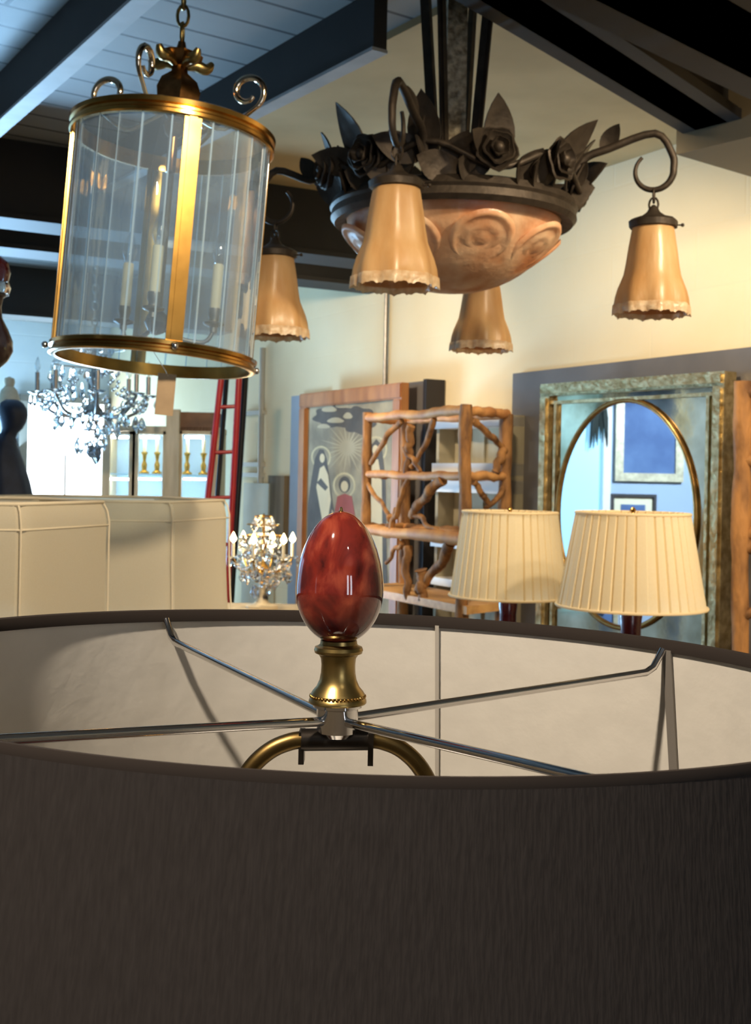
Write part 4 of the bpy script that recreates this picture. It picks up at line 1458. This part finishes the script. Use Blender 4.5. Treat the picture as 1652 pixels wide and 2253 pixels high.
# the second branch shelf, cut off by the right edge
f2 = P(1630, 1100, 3.05)
g0 = V((f2.x, f2.y, 0))
gr_, gd = V((0.62, -0.30, 0)), V((0.12, 0.16, 0))
e2t = thing('branch_shelf', 'second rustic branch shelf cut off by the right edge of the photo', 'shelf', tuple(g0 + gr_ / 2))
zt2 = P(1625, 838, 3.05).z
for p in (g0, g0 + gr_, g0 + gd, g0 + gr_ + gd):
    stick(p, p + V((0, 0, zt2)), 0.026, 0.022, 0.006, 12).build('post', BARK, e2t, 60)
for z_ in (zt2 - 0.03, zt2 - 0.2, zt2 - 0.42, 0.9):
    for a_, b_ in ((g0, g0 + gr_), (g0, g0 + gd), (g0 + gr_, g0 + gr_ + gd), (g0 + gd, g0 + gr_ + gd)):
        stick(a_ + V((0, 0, z_)), b_ + V((0, 0, z_)), 0.018, 0.016, 0.005).build('rail', BARK, e2t, 60)
for k in range(3):
    z_ = zt2 - 0.05 - 0.2 * k
    stick(g0 + V((0, 0, z_ - 0.15)), g0 + gr_ * 0.4 + V((0, 0, z_)), 0.014, 0.010, 0.01, 7).build('branch_brace', BARK, e2t, 60)


# ================================================================== CRYSTAL CHANDELIERS
def drop(mb, c, L, w, rot=0.0):
    X = Matrix.Translation(c) @ Matrix.Rotation(rot, 4, 'Z')
    mb.lathe([(0, -L * 0.6), (w, -L * 0.18), (w * 0.8, L * 0.1), (w * 0.25, L * 0.4), (0, L * 0.45)], 6, X=X)
    return mb


def crystal_fixture(root, c, R, n_arm, lit, sc, metal, hang_z=None, n_tier=0, n_drops=98, stand=None):
    st = MB().lathe([(0, -0.10 * sc), (0.03 * sc, -0.08 * sc), (0.05 * sc, -0.04 * sc), (0.02 * sc, 0.0), (0.012 * sc, 0.08 * sc), (0.03 * sc, 0.12 * sc), (0.012 * sc, 0.16 * sc), (0.01 * sc, 0.34 * sc), (0, 0.35 * sc)], 16, c)
    st.build('centre_stem', metal, root, 40)
    tips = []
    kb = sc * (1.5 if lit else 1.0)
    for k in range(n_arm):
        th = 2 * PI * k / n_arm + 0.3
        rad = V((math.cos(th), math.sin(th), 0))
        pl = spline([c + V((0, 0, -0.02 * sc)), c + rad * R * 0.35 + V((0, 0, -0.07 * sc)), c + rad * R * 0.75 + V((0, 0, -0.05 * sc)), c + rad * R + V((0, 0, 0.03 * sc))], 4)
        arm = MB().tube(pl, 0.008 * sc, 7).build('arm', metal, root, 60)
        tip = c + rad * R + V((0, 0, 0.03 * sc))
        tips.append((tip, rad))
        MB().lathe([(0, 0), (0.02 * sc, 0.0), (0.045 * sc, 0.012 * sc), (0.042 * sc, 0.016 * sc), (0, 0.01 * sc)], 14, tip).build('drip_pan', CRYSTAL, arm, 40)
        MB().lathe([(0, 0.01 * sc), (0.011 * sc, 0.01 * sc), (0.011 * sc, 0.11 * sc), (0, 0.11 * sc)], 10, tip).build('candle_sleeve', WAX if lit else STEEL, arm, 40)
        MB().lathe([(0, 0.11 * sc), (0.012 * kb, 0.125 * sc), (0.016 * kb, 0.14 * sc), (0.009 * kb, 0.165 * sc), (0, 0.19 * sc)], 10, tip).build('flame_bulb', BULBLIT if lit else BULBGLASS, arm, 60)
    cnt = 0
    for (tip, rad) in tips:
        for j in range(3):
            q = 2 * PI * j / 3
            for lv in range(1):
                p = tip + V((0.042 * sc * math.cos(q), 0.042 * sc * math.sin(q), (-0.028 - 0.055 * lv) * sc))
                drop(MB(), p, 0.055 * sc, 0.014 * sc, q).build('crystal_drop', CRYSTAL, root, 0)
                cnt += 1
    rings = [(0.30, 0.28), (0.75, 0.14), (0.45, -0.13), (0.28, -0.20), (0.68, -0.09), (0.10, -0.25), (0.55, 0.05), (0.9, -0.08)]
    i = 0
    while cnt < n_drops:
        fr_, z_ = rings[i % len(rings)]
        th = i * 2.399
        p = c + V((R * fr_ * math.cos(th), R * fr_ * math.sin(th), z_ * sc + random.uniform(-0.02, 0.02) * sc))
        drop(MB(), p, random.uniform(0.06, 0.085) * sc * (1.2 if lit else 1), random.uniform(0.015, 0.022) * sc * (1.3 if lit else 1), th).build('crystal_drop', CRYSTAL, root, 0)
        cnt += 1
        i += 1
    sw_ = MB()
    for k in range(n_arm):
        a_, b_ = tips[k][0], tips[(k + 1) % n_arm][0]
        for t0 in (a_, b_):
            top = c + V((0, 0, 0.33 * sc))
            for i in range(1, 9):
                q = i / 9
                p = top.lerp(t0 + V((0, 0, 0.02 * sc)), q) - V((0, 0, 0.10 * sc * math.sin(PI * q)))
                sw_.ball(p, 0.011 * sc, 6)
        for i in range(1, 7):
            q = i / 7
            p = a_.lerp(b_, q) - V((0, 0, 0.07 * sc * math.sin(PI * q)))
            sw_.ball(p, 0.012 * sc, 6)
    tag(sw_.build('bead_swags', CRYSTAL, root, 60), None, None, None, 'stuff')
    for (fr_, z_) in ((0.30, 0.33), (0.55, 0.27), (0.75, 0.19), (0.45, -0.065), (0.25, -0.135)):
        MB().ring(c + V((0, 0, z_ * sc)), R * fr_, 0.004 * sc, 24, 5).build('crystal_hoop', metal, root, 60)


cc = P(205, 886, 6.0)
bc = thing('crystal_chandelier', 'unlit crystal chandelier hanging in front of the bright far door', 'chandelier', tuple(cc))
crystal_fixture(bc, cc, 0.27, 8, False, 1.0, STEEL)
chain(MB(), cc + V((0, 0, 0.34)), V((cc.x, cc.y, CEILZ)), 0.05, 0.004, 0.014).build('hanging_chain', STEEL, bc, 60)

gc = P(578, 1238, 4.6)
zbase = P(578, 1338, 4.6).z
cg = thing('crystal_candelabra', 'small lit crystal candelabra beside the cream lamp shade, in front of the pale board', 'candelabra', (gc.x, gc.y, zbase))
crystal_fixture(cg, gc, 0.115, 6, True, 0.54, BRASS)
MB().lathe([(0, zbase), (0.06, zbase), (0.062, zbase + 0.01), (0.03, zbase + 0.02), (0.012, zbase + 0.04), (0.012, gc.z - 0.04), (0, gc.z - 0.03)], 20, (gc.x, gc.y, 0)).build('candelabra_foot', mat('ivory_marble', (222, 204, 170), 0.4), cg, 40)
pl_ = light('candelabra_glow', 'POINT', tuple(gc + V((0, 0, 0.10))), tuple(gc), 4.0, (1, 0.8, 0.5), 0.05)
hx = MB()
ct = thing('storage_chest', 'tall pale chest under the small crystal candelabra', 'chest', (gc.x + 0.06, gc.y, 0))
MB().box((gc.x + 0.06, gc.y, zbase / 2 - 0.015), (0.44, 0.3, zbase - 0.03)).build('chest_body', PALEWOOD, ct, 0)
MB().box((gc.x + 0.06, gc.y, zbase - 0.015), (0.48, 0.34, 0.03)).build('chest_top', PALEWOOD, ct, 0)

# ================================================================== LADDER AND POLES
YL = 5.6
lad = thing('red_ladder', 'narrow red ladder standing behind the cream bell-shaped shade', 'ladder', (P(480, 1000, YL).x, YL, 0))


def pole_pts(x0, y0, x1, y1, Y):
    a_, b_ = P(x0, y0, Y), P(x1, y1, Y)
    k = (b_.z - 0.0) / (a_.z - b_.z)
    return a_, b_ + (b_ - a_) * k


for (x0, y0, x1, y1) in ((489, 812, 458, 1088), (527, 812, 506, 1190)):
    a_, b_ = pole_pts(x0, y0, x1, y1, YL)
    MB().tube([b_, a_.lerp(b_, 0.5), a_], 0.015, 10).build('ladder_rail', RED, lad, 60)
for (x0, x1, yy) in ((480, 521, 896), (472, 515, 996), (462, 509, 1096), (452, 500, 1200)):
    MB().tube([P(x0, yy, YL), P(x1, yy - 2, YL)], 0.009, 8).build('rung', RED, lad, 60)
for (x0, y0, x1, y1, lb) in ((500, 815, 478, 1090, 'black iron pole standing between the rails of the red ladder'), (540, 815, 516, 1190, 'thick black iron pole standing right of the red ladder')):
    a_, b_ = pole_pts(x0, y0, x1, y1, YL + 0.12)
    pm = MB().tube([b_, a_], 0.017 if x0 > 520 else 0.012, 10)
    pm.ball(a_, 0.02, 8)
    tag(pm.build('iron_pole', BLACKIRON, None, 60), lb, 'pole')

# ================================================================== FAR CABINET
YC = 6.5
cab = thing('display_cabinet', 'pale wooden cabinet with glass doors and brown cornice at the far left', 'cabinet', (P(350, 1000, YC).x, YC, 0))


def fbox(x0, x1, y0, y1, Y0, Y1):
    a_, b_ = P(x0, y0, Y0), P(x1, y1, Y0)
    return MB().box(((a_.x + b_.x) / 2, (Y0 + Y1) / 2, (a_.z + b_.z) / 2), (abs(b_.x - a_.x), Y1 - Y0, abs(a_.z - b_.z)))


zt_c = P(350, 948, YC).z
xl, xr = P(228, 1000, YC).x, P(478, 1000, YC).x
MB().box(((xl + xr) / 2, YC + 0.30, zt_c / 2), (xr - xl, 0.02, zt_c)).build('cabinet_back', mat('blue_reflection_back', (176, 206, 236), 0.7), cab, 0)  # pale blue painted in for daylight reflected by the glass doors
MB().box(((xl + xr) / 2, YC + 0.15, 0.4), (xr - xl, 0.3, 0.8)).build('cabinet_base', PALEWOOD, cab, 0)
for sx in (xl, xr):
    MB().box((sx, YC + 0.15, zt_c / 2 + 0.4), (0.02, 0.28, zt_c - 0.8)).build('side_panel', PALEWOOD, cab, 0)
MB().box(((xl + xr) / 2, YC + 0.15, zt_c + 0.01), (xr - xl + 0.02, 0.32, 0.03)).build('cabinet_top', PALEWOOD, cab, 0)
fbox(386, 478, 906, 949, YC - 0.01, YC + 0.3).build('cornice', BROWNWOOD, cab, 0)
for (x0, x1, pm, nm) in ((230, 292, SKYBLUE, 0), (292, 366, None, 1), (388, 470, None, 2)):
    f = MB()
    q = 7
    for (a0, a1, b0, b1) in ((x0, x0 + q, 948, 1240), (x1 - q, x1, 948, 1240), (x0, x1, 948, 956), (x0, x1, 1232, 1240)):
        f.v += [v_ for v_ in []]
        bx_ = fbox(a0, a1, b0, b1, YC - 0.02, YC)
        f.add(bx_.v, bx_.f)
    door = f.build('cabinet_door', PALEWOOD, cab, 0)
    fbox(x0 + q, x1 - q, 956, 1232, YC - 0.012, YC - 0.008).build('door_pane', glass_mat('cabinet_glass', (225, 238, 248), 0.10), door, 0)
fbox(366, 388, 900, 1240, YC - 0.05, YC).build('centre_post', PALEWOOD, cab, 0)
for zz in (1045, 1140):
    z_ = P(350, zz, YC).z
    MB().box(((xl + xr) / 2, YC + 0.15, z_), (xr - xl - 0.03, 0.26, 0.012)).build('cabinet_shelf', LANTERNGLASS, cab, 0)
zsh = P(350, 1045, YC).z + 0.006
zsh2 = P(350, 1140, YC).z + 0.006
GOLD = mat('gold_candlestick', (222, 180, 92), 0.25, 1.0)
first = None
for (px, lb) in ((318, 'left gold candlestick behind the middle glass door of the pale cabinet'), (346, 'right gold candlestick behind the middle glass door of the pale cabinet'), (412, 'left gold candlestick behind the right glass door of the pale cabinet'), (448, 'right gold candlestick behind the right glass door of the pale cabinet')):
    x_ = P(px, 1000, YC + 0.12).x
    loc = (x_, YC + 0.12, zsh)
    if first is None:
        first = thing('candlestick', lb, 'candlestick', loc, 'gold candlesticks in the pale cabinet')
        MB().lathe([(0, 0), (0.028, 0), (0.028, 0.008), (0.012, 0.02), (0.016, 0.05), (0.008, 0.07), (0.012, 0.10), (0.02, 0.115), (0.012, 0.12), (0, 0.12)], 16, V(loc)).build('holder', GOLD, first, 40)
        MB().lathe([(0, 0.12), (0.009, 0.12), (0.009, 0.19), (0, 0.195)], 12, V(loc)).build('candle', WAX, first, 40)
    else:
        copy_thing(first, loc, lb)

cl_ = MB()
for px in (262, 330, 428):
    c_ = P(px, 962, YC + 0.10)
    cl_.box(c_, (0.10, 0.02, 0.012))
    cl_.box(P(px, 1054, YC + 0.10), (0.12, 0.02, 0.010))  # strips below the shelves are added to brighten the lower cabinet
    cl_.box(P(px, 1149, YC + 0.10), (0.12, 0.02, 0.010))
cl_.build('cabinet_strip_and_fill', mat('strip_and_fill_glow', (255, 244, 220), 0.4, emit=60.0, erg=(255, 244, 224)), cab, 0)

# ================================================================== FAR LEFT: STATUE AND TURNED PENDANT
sc_ = P(12, 1000, 5.2)
stt = thing('draped_statue', 'dark blue draped figure with bowed head at the left edge', 'statue', (sc_.x, sc_.y, 1.1))


def skin_body():
    """a head, neck and cloaked shoulders as one lofted surface"""
    mb = MB()
    pz = lambda y: P(0, y, 5.2).z
    k = 5.2 / F
    rows = [(1.10, 92, 60, -14), (pz(1120), 80, 56, -14), (pz(1060), 66, 52, -14), (pz(1010), 50, 46, -14), (pz(980), 36, 38, -10), (pz(962), 22, 26, 0), (pz(952), 18, 20, 8), (pz(942), 22, 24, 14), (pz(930), 26, 30, 16), (pz(912), 31, 34, 16), (pz(898), 30, 33, 14), (pz(886), 24, 27, 12), (pz(879), 13, 15, 12)]
    vs, fs = [], []
    n = 28
    for (z, rx, ry, ox) in rows:
        for j in range(n):
            th = 2 * PI * j / n
            fold = 1 + (0.04 * math.sin(9 * th) if rx > 40 else 0)
            vs.append(V((sc_.x + (ox + rx * math.cos(th) * fold) * k, sc_.y + ry * math.sin(th) * fold * k, z)))
    for i in range(len(rows) - 1):
        for j in range(n):
            fs.append((i * n + j, i * n + (j + 1) % n, (i + 1) * n + (j + 1) % n, (i + 1) * n + j))
    fs.append(tuple(range(n)))
    fs.append(tuple(range((len(rows) - 1) * n, len(rows) * n)))
    mb.add(vs, fs)
    return mb


skin_body().build('figure', NAVY, stt, 60)
pd = MB().lathe([(0, 0), (0.2, 0), (0.2, 0.06), (0.15, 0.09), (0.14, 1.02), (0.19, 1.06), (0.19, 1.10), (0, 1.10)], 32, (sc_.x - 0.02, sc_.y, 0))
tag(pd.build('plinth', GREYPANEL, None, 40), 'round grey plinth under the dark blue draped figure', 'plinth')
bx_ = P(20, 868, 6.0)
ub = MB().lathe([(0, 0.0), (0.05, 0.0), (0.055, 0.08), (0.04, 0.13), (0.022, 0.15), (0.028, 0.17), (0.024, 0.19), (0, 0.2)], 20, (bx_.x, bx_.y, bx_.z - 0.11))
ub.lathe([(0, -1.3), (0.12, -1.3), (0.12, -1.26), (0.03, -1.22), (0.025, -0.02), (0.05, 0), (0, 0)], 20, (bx_.x, bx_.y, bx_.z - 0.11))
bmin = min(p.z for p in ub.v)
for p in ub.v:
    if p.z < bx_.z - 0.5:
        p.z -= bmin
tag(ub.build('beige_urn', mat('beige_stone', (196, 184, 158), 0.7, var=0.2, scale=20), None, 40), 'beige stone urn on a slim stand behind the dark blue figure', 'urn')
pc_ = P(-12, 690, 2.0)
pn = thing('turned_pendant', 'dark red turned pendant with a bright ring for its highlight at the left edge', 'pendant', tuple(pc_))
k = 2.0 / F
MB().lathe([(0, -125 * k), (14 * k, -120 * k), (30 * k, -104 * k), (41 * k, -82 * k), (40 * k, -60 * k), (30 * k, -35 * k), (17 * k, -10 * k), (14 * k, 15 * k), (18 * k, 35 * k), (30 * k, 42 * k), (0, 44 * k)], 32, pc_).build('turned_drop', mat('dark_turned_wood', (40, 26, 24), 0.25, coat=0.5), pn, 50)
MB().lathe([(0, 42 * k), (30 * k, 44 * k), (34 * k, 56 * k), (31 * k, 68 * k), (0, 70 * k)], 32, pc_).build('highlight_ring', CHROME, pn, 50)  # bright ring put in for the white highlight on the pendant
MB().lathe([(0, 68 * k), (28 * k, 70 * k), (33 * k, 90 * k), (28 * k, 112 * k), (14 * k, 124 * k), (6 * k, 130 * k), (6 * k, 140 * k), (0, 141 * k)], 32, pc_).build('red_dome', mat('ruby_glass', (52, 14, 13), 0.08, coat=0.5), pn, 50)
MB().tube([pc_ + V((0, 0, 139 * k)), V((pc_.x - 0.015, pc_.y, CEILZ))], 0.003, 6).build('hanging_cord', BLACKIRON, pn, 60)
